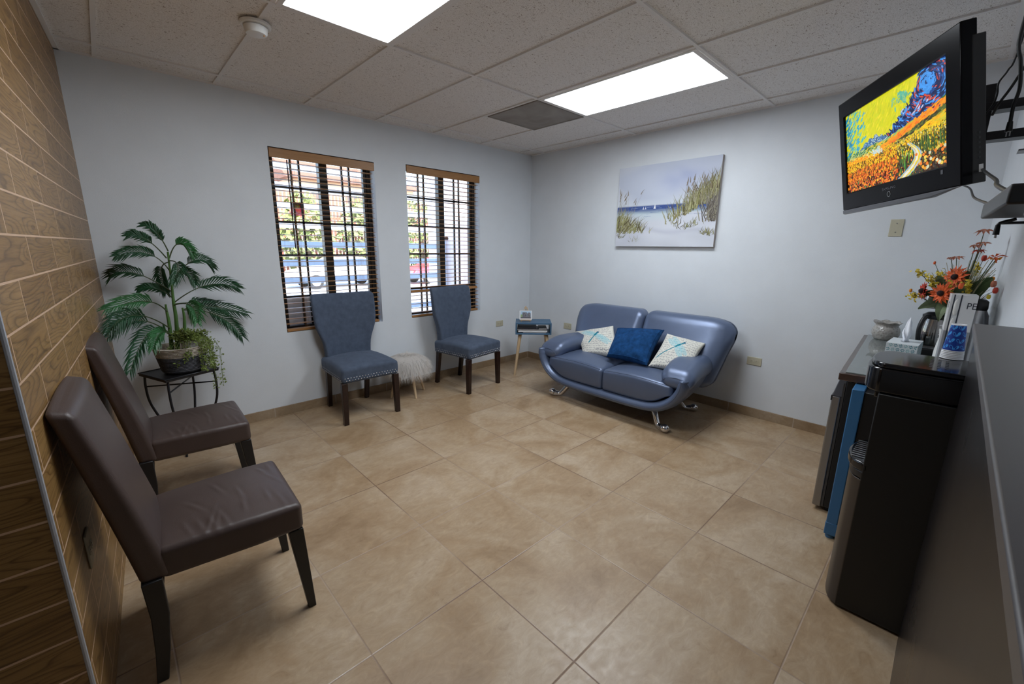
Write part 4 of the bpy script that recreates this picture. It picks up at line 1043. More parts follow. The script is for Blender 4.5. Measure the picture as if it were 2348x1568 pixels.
# ------------------------------------------------------------------ television
TVM = Matrix.Translation((-1.524, -3.572, 1.924)) @ (lambda n, r0: (lambda r, u: Matrix(((r.x, u.x, n.x, 0), (r.y, u.y, n.y, 0), (r.z, u.z, n.z, 0), (0, 0, 0, 1))) @ Matrix.Rotation(.021, 4, 'Z'))(r0, n.cross(r0)))(
    Vector((math.cos(2.139)*math.cos(-.189), math.sin(2.139)*math.cos(-.189), math.sin(-.189))), Vector((-math.sin(2.139), math.cos(2.139), 0)))
def tv():
    t = thing('television', 'black flat television showing a vivid meadow picture, high on the wall at the right', 'television', (0, 0, 0)); t.matrix_world = TVM; t.matrix_basis = TVM
    w, h = .80, .52; zb = 0
    sx0, sx1, sy0, sy1 = -.357, .330, -.178, .188
    # bezel as a frame of four bars in one part
    b = MB(); hw, hh = w/2, h/2
    o = [(-hw, -hh), (hw, -hh), (hw, hh), (-hw, hh)]; i_ = [(sx0, sy0), (sx1, sy0), (sx1, sy1), (sx0, sy1)]
    vs = [(x, y, 0) for x, y in o]+[(x, y, 0) for x, y in i_]+[(x, y, -.012) for x, y in i_]+[(x, y, -.045) for x, y in o]
    fs = []
    for k in range(4):
        j = (k+1) % 4; fs += [(k, j, 4+j, 4+k), (4+k, 4+j, 8+j, 8+k), (12+j, 12+k, 3*0+k, j) if False else (j, k, 12+k, 12+j)]
    fs.append((15, 14, 13, 12)); b.add(vs, fs); b.build('bezel', 'tv_bezel', t, bevel=.004)
    MB().prism([(-hw+.05, -hh+.03, -.045), (hw-.05, -hh+.03, -.045), (hw-.05, hh-.03, -.045), (-hw+.05, hh-.03, -.045)][::-1], [(-hw+.10, -hh+.07, -.085), (hw-.10, -hh+.07, -.085), (hw-.10, hh-.07, -.085), (-hw+.10, hh-.07, -.085)][::-1]).build('back_housing', 'black_plastic', t, bevel=.006)
    MB().box((hw-.006, -hh, -.068), (hw+.001, hh-.05, -.03)).build('side_panel', 'black_plastic', t, bevel=.003)
    k_ = MB()
    for q in range(6): k_.box((hw+.0008, -.10-.016*q, -.052), (hw+.0022, -.093-.016*q, -.046))
    k_.build('buttons', 'charcoal_plastic', t)
    MB().box((hw+.0006, -.225, -.060), (hw+.0014, -.200, -.048)).build('spec_sticker', 'pack_white', t)
    MB().prism([(-hw+.002, -hh-.022, -.010), (hw-.14, -hh-.022, -.010), (hw-.002, -hh, -.010), (-hw+.002, -hh, -.010)], [(-hw+.002, -hh-.018, .002), (hw-.16, -hh-.018, .002), (hw-.002, -hh, .003), (-hw+.002, -hh, .003)]).build('lower_lip', 'tv_trim', t, bevel=.002)
    text('logo', 'SAMSUNG', .0155, 'tv_trim', t, Matrix.Translation((-.005, -.206, .0008)), .0003, sx=1.35)
    MB().loft([[(-.005+r*math.cos(a*math.pi/14), -.230+r*math.sin(a*math.pi/14), z) for a in range(28)] for r, z in ((.0118, .0003), (.0118, .0014), (.0098, .0014), (.0098, .0003))], caps=False).build('power_ring', 'steel', t)
    MB().box((.305, -.205, .0003), (.316, -.190, .0008)).build('badge', 'tv_trim', t)
    # the picture on the screen
    rnd = random.Random(77); b = MB(); lay = [0]
    def P(u, v): return (sx0+(sx1-sx0)*u, sy0+(sy1-sy0)*v, -.0105+lay[0]*.0000004)
    def cl(x): return max(0, min(1, x))
    def poly(pts, c): lay[0] += 1; b.add([P(cl(u), cl(v)) for u, v in pts], [tuple(range(len(pts)))], 0, c)
    def dab(u, v, l, wd, ang, c, j=.12):
        dx, dy = math.cos(ang), math.sin(ang)*1.6; nx, ny = -math.sin(ang)*wd, math.cos(ang)*wd*1.6; k = 1+rnd.uniform(-j, j)
        poly([(u-dx*l, v-dy*l), (u-dx*l*.5+nx, v-dy*l*.5+ny), (u+dx*l*.5+nx, v+dy*l*.5+ny), (u+dx*l, v+dy*l), (u+dx*l*.5-nx, v+dy*l*.5-ny), (u-dx*l*.5-nx, v-dy*l*.5-ny)], tuple(x*k for x in c))
    Y1, Y2, Y3 = (.62, .60, .005), (.50, .56, .01), (.72, .62, .02); TE, TG = (.02, .32, .50), (.10, .42, .28); NB, LB, RD = (.008, .015, .07), (.05, .28, .75), (.55, .06, .03)
    OR, RO, DK, GR, WH = (.85, .30, .01), (.62, .09, .01), (.035, .02, .012), (.06, .16, .02), (.72, .70, .60)
    poly([(0, 0), (1, 0), (1, 1), (0, 1)], Y1); poly([(.44, .48), (.52, .555), (.60, .645), (.70, .745), (.76, .885), (.79, 1), (1, 1), (1, .45)], NB); poly([(0, 0), (1, 0), (1, .62), (.75, .52), (.5, .44), (.25, .43), (0, .44)], (.10, .06, .01)); poly([(0, 0), (1, 0), (1, .16), (0, .2)], (.05, .012, .008))
    def edge(u): # boundary of the dark swirl: v at which it starts, right side
        pts = ((.42, .50), (.52, .57), (.60, .66), (.70, .76), (.76, .90), (.79, 1.02))
        for (a, x), (c, y) in zip(pts, pts[1:]):
            if a <= u <= c: return x+(y-x)*(u-a)/(c-a)
        return 2 if u > .79 else -1
    for k in range(900):
        u, v = rnd.random(), rnd.uniform(.45, 1)
        if u > .79 or (u > .42 and v < edge(u)): continue
        col = rnd.choice((Y1, Y1, Y2, Y3))
        if u < .16+.10*rnd.random() and v < 1.0: col = rnd.choice((TE, TG, (.04, .45, .50), Y2)) if u > .07 else rnd.choice((TE, (.01, .2, .32)))
        dab(u, v, .022, .006, rnd.uniform(.2, .9)+u, col)
    for k in range(60): dab(rnd.gauss(.62, .035), rnd.gauss(.86, .03), .02, .006, rnd.random()*3, rnd.choice((TG, (.2, .5, .3), Y2)))
    for k in range(1500):
        u, v = rnd.uniform(.40, 1), rnd.uniform(.5, 1)
        e = edge(u); 
        inside = (u > .79) or (e > 0 and v < e and u > .42)
        if not inside or v < .50+.16*max(0, u-.5): continue
        a = math.atan2(v-.86, u-.87)+1.57+rnd.gauss(0, .25); q = rnd.random(); col = NB if q < .50 else ((.015, .06, .25) if q < .74 else (LB if q < .93 else RD))
        dab(u, v, rnd.uniform(.012, .03), .0045, a, col)
    for k in range(60): a = rnd.uniform(0, 6.28); r = rnd.uniform(.02, .1); dab(.84+r*math.cos(a)*.6, .86+r*math.sin(a), .022, .005, a+1.57, LB)
    for k in range(40): dab(rnd.uniform(.6, .9), rnd.uniform(.62, .72), .015, .005, .7, rnd.choice((RD, LB, (.5, .5, .7))))
    for m_, (px, pv) in enumerate(((.30, .585), (.36, .60), (.25, .55), (.42, .565))):   # mountains
        poly([(px-.10, .47), (px, pv), (px+.10, .49)], (.03, .10, .22))
        for k in range(60):
            s = rnd.random(); uu = px+rnd.uniform(-.08, .08)*(1-s); dab(uu, .49+(pv-.49)*s*.9, .018, .004, rnd.uniform(-1, 1), rnd.choice(((.03, .10, .25), (.15, .3, .5), (.05, .15, .3), (.4, .5, .5))))
    def land(u): return .46+.03*math.sin(u*5)+max(0, u-.45)*.42
    for k in range(1600):
        u = rnd.random(); v = rnd.uniform(.36, land(u)); d = (land(u)-v)
        band = (v-.30-.36*max(0, u-.35))
        q = rnd.random()
        if .05 < band < .12: col = OR if q < .7 else (.85, .15, .01)
        elif band > .12: col = rnd.choice(((.42, .45, .05), GR, (.25, .45, .15), (.75, .45, .02)))
        elif band > .0: col = rnd.choice((DK, (.05, .06, .02), (.08, .13, .03), (.30, .28, .02)))
        else: col = rnd.choice(((.80, .52, .01), (.85, .40, .01), (.55, .50, .04)))
        if u < .26 and v > .40: col = rnd.choice(((.02, .12, .04), (.35, .45, .12), (.55, .60, .2), (.05, .2, .1)))
        if .26 < u < .42 and .37 < v < .46: col = rnd.choice(((.62, .58, .03), (.30, .42, .05), (.08, .14, .03), (.5, .6, .5)))
        dab(u, v, rnd.uniform(.012, .026), .005, .35+rnd.gauss(0, .2), col)
    for k in range(3200):
        v = .42*(1-rnd.random()**1.3); u = rnd.random(); s = .5+1.0*(1-v/.42); q = rnd.random()
        if v > .26: col = (.88, .42, .01) if q < .55 else ((.90, .60, .02) if q < .85 else RO)
        elif v > .13: col = (.85, .22, .01) if q < .5 else (RO if q < .8 else ((.88, .45, .02) if q < .93 else (.15, .10, .02)))
        else: col = RO if q < .36 else ((.85, .27, .02) if q < .58 else (DK if q < .88 else ((.10, .22, .05) if q < .95 else (.85, .5, .02))))
        if u > .58:
            if v > .2: col = rnd.choice(((.80, .58, .02), (.85, .48, .01), (.10, .16, .02), (.7, .6, .25), DK))
            else: col = rnd.choice((DK, (.03, .03, .03), (.06, .10, .02), (.10, .06, .03), (.75, .25, .03) if q < .5 else DK))
        dab(u, v, (.009 if v > .2 else .007)*s, .0045*s, 1.57+rnd.gauss(0, .2) if v > .15 else rnd.random()*3, col)
    for k in range(70): dab(rnd.uniform(.72, .98), rnd.uniform(.22, .36), rnd.uniform(.03, .07), .0022, 1.57+rnd.gauss(0, .05), rnd.choice(((.03, .10, .02), (.10, .20, .03), DK)))
    for k in range(26): dab(rnd.uniform(.60, .74), rnd.uniform(.02, .28), rnd.uniform(.02, .05), .004, 1.35+rnd.gauss(0, .2), rnd.choice(((.03, .18, .03), (.10, .32, .03), DK)))
    def pc(s): return .665+.115*math.sin(s*2.9+.25)-.03*s, .34*(1-s)                                 # winding path
    for k in range(520):
        s = rnd.random(); u, v = pc(s); wd = .012+.035*s; off = rnd.uniform(-1, 1); u2, v2 = pc(s+.02); a = math.atan2((v2-v)/1.6, u2-u)
        col = WH if abs(off+.1) < .35 else ((.75, .55, .02) if abs(off) < .75 else rnd.choice(((.25, .42, .62), (.45, .50, .65))))
        dab(u+off*wd, v, .018, .0035, a, col)
    for k in range(34): dab(rnd.uniform(.74, .99), rnd.uniform(.03, .22), .011, .010, rnd.random()*3, rnd.choice(((.85, .35, .02), (.80, .20, .02), (.75, .55, .08), (.6, .6, .4))))
    for k in range(40): dab(rnd.gauss(.38, .03), rnd.gauss(.40, .02), .015, .003, -.6, rnd.choice(((.45, .62, .66), (.6, .68, .6))))
    b.build('screen', 'tv_picture', t)
tv()
def tv_mount():
    t = thing('tv_mount', 'black metal wall bracket with two rails holding the television', 'tv bracket', (-1.30, wc(-1.30), 2.0))
    b = MB(); ox, oy, oz = -1.30, wc(-1.30), 2.0
    def bb(name, p, q): MB().box((p[0]-ox, p[1]-oy, p[2]-oz), (q[0]-ox, q[1]-oy, q[2]-oz)).build(name, 'black_metal', t, bevel=.002)
    bb('wall_plate', (-1.42, oy-.004, 1.86), (-1.18, oy+.012, 2.14))
    bb('rail', (-1.34, -3.80, 2.012), (-1.26, oy+.012, 2.044)); bb('rail', (-1.34, -3.80, 1.900), (-1.26, oy+.012, 1.932))
    o = MB().box((-.09, -.11, -.012), (.09, .11, .006)); M = TVM.copy(); M.translation = TVM @ Vector((0, .03, -.094)); o.move(Matrix.Translation((-ox, -oy, -oz)) @ M); o.build('head_plate', 'black_metal', t, bevel=.002)
    a = TVM @ Vector((0, .03, -.106)); MB().tube([(a.x-ox, a.y-oy, a.z-oz), (0, -3.81-oy, 2.03-oz)], .018, 10).build('tilt_arm', 'black_metal', t, smooth=50); MB().tube([(a.x-ox, a.y-oy, a.z-.04-oz), (0, -3.81-oy, 1.915-oz)], .018, 10).build('tilt_arm', 'black_metal', t, smooth=50)
    MB().box((-.03, -3.858-oy, 1.925-oz), (.03, -3.795-oy, 2.115-oz)).build('pivot', 'black_metal', t, bevel=.003)
tv_mount()
def cable(label, pts, r=.004, plug=None, name='cable'):
    p0 = Vector(pts[0]); t = thing(name, label, 'cable', p0, 0, 'black cables by the television'); q = spline([Vector(p)-p0 for p in pts], 7); MB().tube(q, r, 8).build('wire', 'black_plastic', t, smooth=60)
    if plug:
        e = Vector(pts[-1])-p0; K = 1 if plug == 'power' else .42; d = (q[-1]-q[-3]).normalized(); MB().tube([e-d*.004, e+d*.030*K], [.0075*K, .010*K], 10).build('plug', 'black_plastic', t, smooth=50)
        s = d.orthogonal().normalized()
        if plug == 'power':
            b = MB()
            for k in (-1, 1): b.tube([e+d*.028+s*.006*k, e+d*.046+s*.006*k], .0018, 6)
            b.build('prongs', 'steel', t)
        else: MB().tube([e+d*.03*K, e+d*.042*K], .0042*K, 8).build('connector', 'steel', t, smooth=50)
cable('thick black cable running from behind the television to the cable box', [(-1.6, -3.835, 1.80), (-1.6, -3.848, 1.783), (-1.9, -3.88, 1.708), (-2.2, -3.902, 1.649), (-2.5, -3.901, 1.604), (-2.7, -3.918, 1.568), (-2.80, -3.935, 1.548)], .0045)
cable('thin black cable sagging from the television bottom to the cable box front', [(-1.55, -3.80, 1.72), (-1.7, -3.848, 1.683), (-2.1, -3.867, 1.615), (-2.7, -3.89, 1.55), (-2.80, -3.905, 1.535)], .003)
cable('bundle of thick black cords hanging from the ceiling beside the bracket, with a plug end', [(-1.5, -3.900, 2.555), (-1.5, -3.886, 2.249), (-1.5, -3.889, 2.179), (-1.5, -3.901, 2.133), (-1.5, -3.915, 2.044), (-1.5, -3.911, 1.985), (-1.5, -3.913, 1.925)], .0055, 'power', 'power_cord')
cable('thin black cord looping behind the top edge of the television bracket', [(-1.4, -3.915, 2.555), (-1.4, -3.89, 2.2), (-1.4, -3.876, 2.137), (-1.4, -3.859, 2.097), (-1.4, -3.862, 2.058), (-1.38, -3.858, 2.027), (-1.37, -3.84, 1.99)], .003)
cable('black cord slanting down to the upper rail of the bracket', [(-1.4, -3.935, 2.20), (-1.4, -3.911, 2.121), (-1.4, -3.892, 2.066), (-1.4, -3.874, 2.024), (-1.36, -3.862, 1.99)], .0045)
def cable_box():
    oy = wc(-2.97); t = thing('cable_box', 'slim black cable box on a small wall shelf below the television bracket', 'cable box', (-2.97, oy, 1.51), math.atan(KC))
    d = -(oy+3.892)
    MB().box((-.165, .02, .004), (.165, d, .030)).build('case', 'black_plastic', t, bevel=.003)
    MB().box((-.167, d-.10, .008), (-.164, d-.02, .026)).build('front_window', 'black_gloss', t)
    MB().box((-.17, .0, -.004), (.17, d*.6, .003)).build('shelf', 'black_metal', t, bevel=.001)
    for x in (-.13, .13): MB().box((x-.012, d*.9, -.008), (x+.012, 0, -.0041)).build('shelf_arm', 'black_metal', t)
cable_box()
cable('short usb lead dangling under the cable box', [(-2.9, -3.925, 1.508), (-2.9, -3.908, 1.502), (-2.9, -3.906, 1.495)], .0025, 'usb', 'usb_cable')
t = thing('bracket_plate', 'small grey metal bracket plate on the wall right of the television rails', 'bracket', (-1.62, wc(-1.62), 1.80))
MB().prism([(-.04, .0, 0), (.04, .0, 0), (.04, .10, 0), (-.04, .10, 0)], [(-.04, 0, .005), (.04, 0, .005), (.04, .10, .005), (-.04, .10, .005)]).box((-.04, -.004, 0), (.04, .004, .06)).build('plate', 'tv_trim', t)

# ------------------------------------------------------------------ counter with fridge, blue cart and water cooler
AC = R(3.0)
def counter():
    t = thing('counter_table', 'dark wood edged counter with a glass top along the right wall', 'counter', (-1.39, -3.54, 0), AC)
    Lx, Ly, z = 1.372, .40, .86
    MB().box((0, 0, z-.045), (Lx, -Ly, z-.006)).build('tabletop', 'walnut', t, bevel=.004)
    MB().box((.016, -.024, z-.008), (Lx-.002, -Ly+.004, z)).build('glass_sheet', 'glass_top', t, bevel=.0015)
    MB().box((Lx-.04, -.03, 0), (Lx, -Ly, z-.045)).build('end_panel', 'walnut', t, bevel=.002); MB().box((.03, -Ly+.025, .0), (Lx-.04, -Ly, z-.045)).build('back_panel', 'walnut', t)
    return t
counter()
def CT(x, y, z=.86):                                                 # point on the counter
    return Vector((-1.39, -3.54, z))+Matrix.Rotation(AC, 3, 'Z') @ Vector((x, y, 0))
def fridge():
    t = thing('mini_fridge', 'black mini fridge with a steel door under the counter', 'fridge', (-1.24, -3.508, 0), R(1.5))
    w, d, h = .46, .37, .785
    MB().box((0, -.052, .03), (w, -d, h-.005)).build('cabinet', 'cooler_side', t, bevel=.004)
    MB().box((0, 0, .022), (w, -.040, h-.10)).build('door', 'fridge_steel', t, bevel=.006, bseg=3)
    MB().box((0, -.041, .03), (w, -.051, h-.02)).build('gasket', 'slot_dark', t)
    MB().prism([(0, .0, h-.10), (w, .0, h-.10), (w, -.045, h-.10), (0, -.045, h-.10)][::-1], [(0, -.020, h), (w, -.020, h), (w, -.055, h), (0, -.055, h)][::-1]).build('door_handle', 'tv_trim', t, bevel=.004)
    MB().box((-.001, -.003, h-.125), (w, .003, h-.098)).build('handle_recess', 'black_plastic', t)
    for x in (.04, w-.04):
        for y in (-.07, -d+.04): MB().cyl((x, y, 0), (x, y, .03), .014, 10).build('foot', 'black_plastic', t, smooth=40)
fridge()
def cart():
    t = thing('storage_cart', 'narrow blue storage cart standing between the mini fridge and the water cooler', 'storage cart', (-1.50, -3.614, 0), R(1.5))
    MB().box((0, 0, .05), (.21, -.047, .810)).build('front_panel', 'blue_paint', t, bevel=.004)
    MB().box((.012, -.047, .06), (.205, -.36, .80)).build('cabinet', 'black_plastic', t, bevel=.003)
    MB().box((-.002, .002, .022), (.212, -.05, .09)).build('kick_plate', 'blue_paint', t, bevel=.004)
    for x in (.022, .19):
        for y in (-.022, -.33): MB().lathe([(0, 0), (.017, 0), (.019, .006), (.018, .02), (.008, .024), (.008, .05), (0, .05)], 16, (x, y, 0)).build('foot', 'blue_paint', t, smooth=40)
cart()
def cooler():
    x0, x1, yb = -2.0, -1.70, -4.025
    t = thing('water_cooler', 'tall black bottom loading water dispenser in front of the dark panel', 'water dispenser', (-1.85, -3.86, 0))
    ox, oy = -1.85, -3.86
    def plan(yf, bul, back=yb, inset=0, n=14):                       # plan outline with a bowed front
        pts = [(x1-inset, back), (x0+inset, back), (x0+inset, yf)]
        for k in range(1, n):
            u = k/n; x = x0+inset+(x1-x0-2*inset)*u; pts.append((x, yf+bul*(1-(2*u-1)**2)**.55))
        pts.append((x1-inset, yf)); return [(a-ox, c-oy) for a, c in pts]
    def slab(name, pl, z0, z1, mat, bev=.004, lab=None): MB().prism([(a, c, z0) for a, c in pl][::-1], [(a, c, z1) for a, c in pl][::-1]).build(name, mat, t, bevel=bev, label=lab)
    slab('body', plan(-3.742, .0), .012, .94, 'cooler_side')
    slab('lower_door', plan(-3.744, .052, -3.744-.004), .012, .585, 'cooler_front', .005, 'bronze tinted curved lower door')
    slab('tray_surround', plan(-3.744, .054, -3.75), .59, .618, 'black_plastic', .003)
    b = MB(); P_ = plan(-3.742, .062, -3.76); b.prism([(a, c, .618) for a, c in P_][::-1], [(a, c, .655) for a, c in P_][::-1]); b.build('drip_tray', 'black_gloss', t, bevel=.008, bseg=3)
    gz = MB()
    for k in range(9): gz.box((-.10+.0235*k, .09, .6555), (-.092+.0235*k, .165, .6575))
    gz.build('drip_grille', 'steel', t)
    slab('head', plan(-3.735, .050, yb), .945, 1.035, 'black_gloss', .006)
    slab('top_panel', plan(-3.742, .046, yb, .004), 1.036, 1.055, 'black_gloss', .005)
    MB().box((-.08, .085, .905), (.08, .135, .945)).build('spout_block', 'black_gloss', t, bevel=.006)
    for x in (-.045, 0, .045): MB().cyl((x, .112, .885), (x, .112, .91), .009, 12).build('spout', 'chrome', t, smooth=40)
    c = MB()
    for k in range(3):
        for q in range(6): c.box((-.09+.03*q, -.005-.02*k, 1.0552), (-.072+.03*q, .004-.02*k, 1.0558))
    c.build('control_buttons', 'charcoal_plastic', t)
cooler()
def panel():
    t = thing('dark_half_wall', 'glossy dark brown half height counter front in the right foreground', 'reception counter', (-3.3, -3.945, 0))
    x0, x1 = -4.75, -2.02; w = MB()
    def prism(name, yf, z0, z1, m, bev, over=0):
        b = MB(); b.prism([(x0+3.3, yf, z0), (x0+3.3, wc(x0)+3.945+.001, z0), (x1+3.3, wc(x1)+3.945+.001, z0), (x1+3.3, yf, z0)][::-1], [(x0+3.3, yf, z1), (x0+3.3, wc(x0)+3.945+.001, z1), (x1+3.3, wc(x1)+3.945+.001, z1), (x1+3.3, yf, z1)][::-1]); return b.build(name, m, t, bevel=bev)
    prism('front', 0, 0, 1.208, 'dark_laminate', .002); prism('top', .012, 1.21, 1.232, 'desk_top_grey', .003)
panel()
# things on the counter and the cooler
def jar():
    p = CT(1.22, -.118); t = thing('ceramic_jar', 'grey embossed ceramic jar with a ruffled rim at the far end of the counter', 'jar', p)
    prof = [(0, 0), (.052, 0), (.058, .004), (.066, .014), (.074, .035), (.076, .055), (.072, .075), (.064, .088), (.060, .094), (.066, .104), (.078, .116), (.080, .118), (.076, .116), (.062, .104), (.055, .09), (.055, .03), (0, .02)]
    prof = [(r*1.0, z*1.05) for r, z in prof]
    MB().lathe(prof, 48, wob=lambda a, j: ((.004*math.sin(7*a), .004*math.sin(7*a+.5)) if j in (10, 11, 12) else (0, 0))).build('body', 'grey_ceramic', t, smooth=180)
jar()
def tissues():
    p = Vector((-.745, -3.728, .86)); t = thing('tissue_box', 'patterned teal and white tissue box with a tissue pulled up on the counter', 'tissue box', p, R(-3))
    ax, ay, h = .112, .066, .092; b = MB(); b.box((-ax, -ay, 0), (ax, ay, h), 0, (.66, .70, .72))
    rnd = random.Random(9)
    for face in range(4):
        c, s = round(math.cos(face*math.pi/2)), round(math.sin(face*math.pi/2)); la, lb = (ax, ay) if face % 2 == 0 else (ay, ax)
        def Q(u, v): x, y = (u-.5)*2*la, -lb-.0004; return (c*x-s*y, s*x+c*y, v*h)
        nu = 9 if face % 2 == 0 else 6
        for i in range(nu):
            for j in range(4):
                u0, v0 = (i+.5+.5*(j % 2))/(nu+.3), (j+.5)/4.0
                for k in range(6):
                    an = k*math.pi/3+.3; r0, r1 = .016, .078*6/nu; du, dv = math.cos(an), math.sin(an)*1.4*nu/6; w_ = .018*6/nu
                    pts = [(u0+du*r0, v0+dv*r0), (u0+du*(r0+r1)/2-dv*w_, v0+dv*(r0+r1)/2+du*w_), (u0+du*r1, v0+dv*r1), (u0+du*(r0+r1)/2+dv*w_, v0+dv*(r0+r1)/2-du*w_)]
                    if all(.01 < x < .99 and .01 < y < .99 for x, y in pts): b.add([Q(x, y) for x, y in pts], [(3, 2, 1, 0)], 0, (.05, .22, .27) if (i+j) % 3 else (.18, .40, .42))
    o = [(.032*math.cos(k*math.pi/12), .020*math.sin(k*math.pi/12), h+.0004) for k in range(24)]; b.add(o, [tuple(range(24))], 0, (.30, .33, .36))
    b.build('carton', 'tissue_print', t)
    rings = []
    for j in range(9):
        z = h+.13*j/8; s = (.9, .8, 1.2, 1.5, 1.35, 1.05, .95, .7, .12)[j]; lean = .018*(j/8)**2
        rings.append([((.016*s*(1+.45*math.sin(3*an+j*.6)))*math.cos(an)+lean, (.011*s*(1+.5*math.sin(4*an+j)))*math.sin(an), z+.012*math.sin(2*an)*(j/8)) for an in [k*2*math.pi/28 for k in range(28)]])
    b = MB(); b.loft(rings); b.build('tissue', 'tissue_white', t, smooth=180)
tissues()
def coffee():
    p = Vector((-.50, -3.858, .86)); t = thing('coffee_maker', 'black drip coffee maker with a glass carafe on the counter', 'coffee maker', p, R(5))
    MB().box((-.085, -.09, 0), (.085, .10, .04)).build('base', 'black_plastic', t, bevel=.008)
    MB().cyl((0, .03, .04), (0, .03, .044), .062, 28).build('warming_plate', 'steel', t, smooth=40)
    MB().box((-.085, -.09, .04), (.085, -.045, .345)).build('water_tank', 'black_plastic', t, bevel=.008)
    MB().box((-.085, -.09, .275), (.085, .095, .355)).build('brew_head', 'steel', t, bevel=.008, label='brushed steel brew head'); MB().box((-.089, -.02, .295), (-.084, .06, .335)).build('display', 'black_gloss', t)
    MB().lathe([(0, .045), (.058, .045), (.068, .06), (.071, .10), (.066, .16), (.056, .205), (.054, .22), (.051, .205), (.062, .16), (.067, .10), (.064, .062), (0, .05)], 30, (0, .03, 0)).build('carafe', 'carafe_glass', t, smooth=60)
    MB().lathe([(0, .051), (.060, .054), (.0655, .09), (.0655, .12), (0, .12)], 28, (0, .03, 0)).build('coffee', 'black_gloss', t, smooth=60, label='dark coffee in the carafe')
    MB().lathe([(.054, .210), (.060, .214), (.062, .232), (.04, .248), (0, .252), (0, .24), (.05, .225)], 28, (0, .03, 0)).build('carafe_lid', 'black_plastic', t, smooth=50)
    MB().tube(spline([(-.035, .05, .225), (-.068, .082, .222), (-.088, .098, .16), (-.076, .090, .075), (-.055, .07, .07)], 6), .011, 10).build('carafe_handle', 'black_plastic', t, smooth=60)
    m = MB()
    for k in range(5): 
        z = .075+.026*k; a = R(200); r = (.0705, .0722, .072, .0695, .065)[k]; m.box((r*math.cos(a)-.001, .03+r*math.sin(a)-.007, z), (r*math.cos(a)+.001, .03+r*math.sin(a)+.007, z+.004))
    m.build('measuring_marks', 'paper_white', t)
coffee()
def cup_pack():
    x, y0, y1 = -1.22, -3.865, -3.950; z0, z1 = .86, 1.270
    t = thing('cup_package', 'tall white and grey pack of paper cups with black stripes on the counter', 'cup package', (x, (y0+y1)/2, z0), AC)
    hw = (y0-y1)/2; hx = .055; h = z1-z0
    MB().box((-hx, -hw, 0), (hx, hw, h*.60)).build('lower_sleeve', 'pack_grey', t, bevel=.002, label='grey lower part'); MB().box((-hx, -hw, h*.60), (hx, hw, h)).build('upper_sleeve', 'pack_white', t, bevel=.002, label='white upper part')
    s = MB()
    for y in (.008, .030): s.box((-hx-.0008, y-.0022, 0), (-hx, y+.0022, h))
    s.build('stripes', 'ink_dark', t)
    c = MB()
    for k in range(3): c.ball((-hx, .019, h*.50+.085*k-.02), .026, 14, 0, (.25, .36, 1.5))
    c.build('cut_out_cups', 'ceramic_white', t, smooth=60)
    M = Matrix(((0, 0, -1, -hx-.0006), (-1, 0, 0, -.028), (0, 1, 0, h*.88), (0, 0, 0, 1))); text('lettering', 'PE', .040, 'ink_dark', t, M, .0002, sx=.8)
    M = Matrix(((-1, 0, 0, -.034), (0, 0, 1, hw+.0006), (0, 1, 0, h*.88), (0, 0, 0, 1))); text('lettering', 'CT', .040, 'ink_dark', t, M, .0002, sx=.8)
cup_pack()
def carafe():
    t = thing('steel_carafe', 'tall brushed steel thermal carafe with a black lid beside the cup package', 'carafe', (-1.115, -3.963, .86))
    MB().lathe([(0, 0), (.044, 0), (.046, .01), (.046, .26), (.040, .31), (.030, .335), (0, .335)], 28).build('body', 'steel', t, smooth=50); MB().lathe([(0, .335), (.030, .335), (.032, .345), (.030, .375), (.02, .385), (0, .385)], 24).build('lid', 'black_plastic', t, smooth=50)
    MB().tube(spline([(.0, .03, .36), (.01, .075, .34), (.012, .082, .22), (.004, .046, .14)], 5), .008, 10).build('handle', 'black_plastic', t, smooth=60)
carafe()
def cups():
    t = thing('paper_cup_stack', 'stack of blue leaf patterned paper cups upside down on the water cooler', 'paper cups', (-1.705, -3.908, 1.0555))
    # upside down: wide rim at the bottom, nested cups show as white rims
    b = MB()
    for k in range(6): z = .0008+.006*k; b.lathe([(.0305-.0004*k, z), (.0330-.0004*k, z+.0006), (.0330-.0004*k, z+.0036), (.0300-.0004*k, z+.0046)], 28)
    b.build('rolled_rims', 'paper_white', t, smooth=40)
    p = MB(); r0, r1, z0, z1 = .0305, .0205, .034, .132
    def S(u, v, o=0): a = u*2*math.pi; r = r0+(r1-r0)*v+.0002*o; return (r*math.cos(a), r*math.sin(a), z0+(z1-z0)*v)
    for i in range(36): p.add([S(i/36, 0), S((i+1)/36, 0), S((i+1)/36, 1), S(i/36, 1)], [(0, 1, 2, 3)], 0, (.006, .035, .24))
    rnd = random.Random(2)
    for i in range(6):
        for j in range(4):
            u, v = (i+.5*(j % 2))/6, .06+.25*j
            for sg in (-1, 1):
                an = sg*.7+rnd.uniform(-.15, .15); pts = []
                for q in range(12):
                    f = q/12*2*math.pi; l = .105*(1+math.cos(f))*.9; w_ = .060*math.sin(f)*(.4+.6*(1+math.cos(f))/2); x = l*math.sin(an)+w_*math.cos(an); y = l*math.cos(an)-w_*math.sin(an); pts.append((u+x*.55, max(.0, min(1, v+y*1.1))))
                p.add([S(a, c, 1+.2*sg) for a, c in pts], [tuple(range(12))], 0, (.045, .30, .74))
    p.build('printed_wall', 'cup_print', t, smooth=0)
    MB().lathe([(0, .1305), (.0195, .1305), (.0195, .1335), (.0210, .1335), (.0212, .1300)], 28).build('cup_base', 'paper_white', t, smooth=40)
cups()
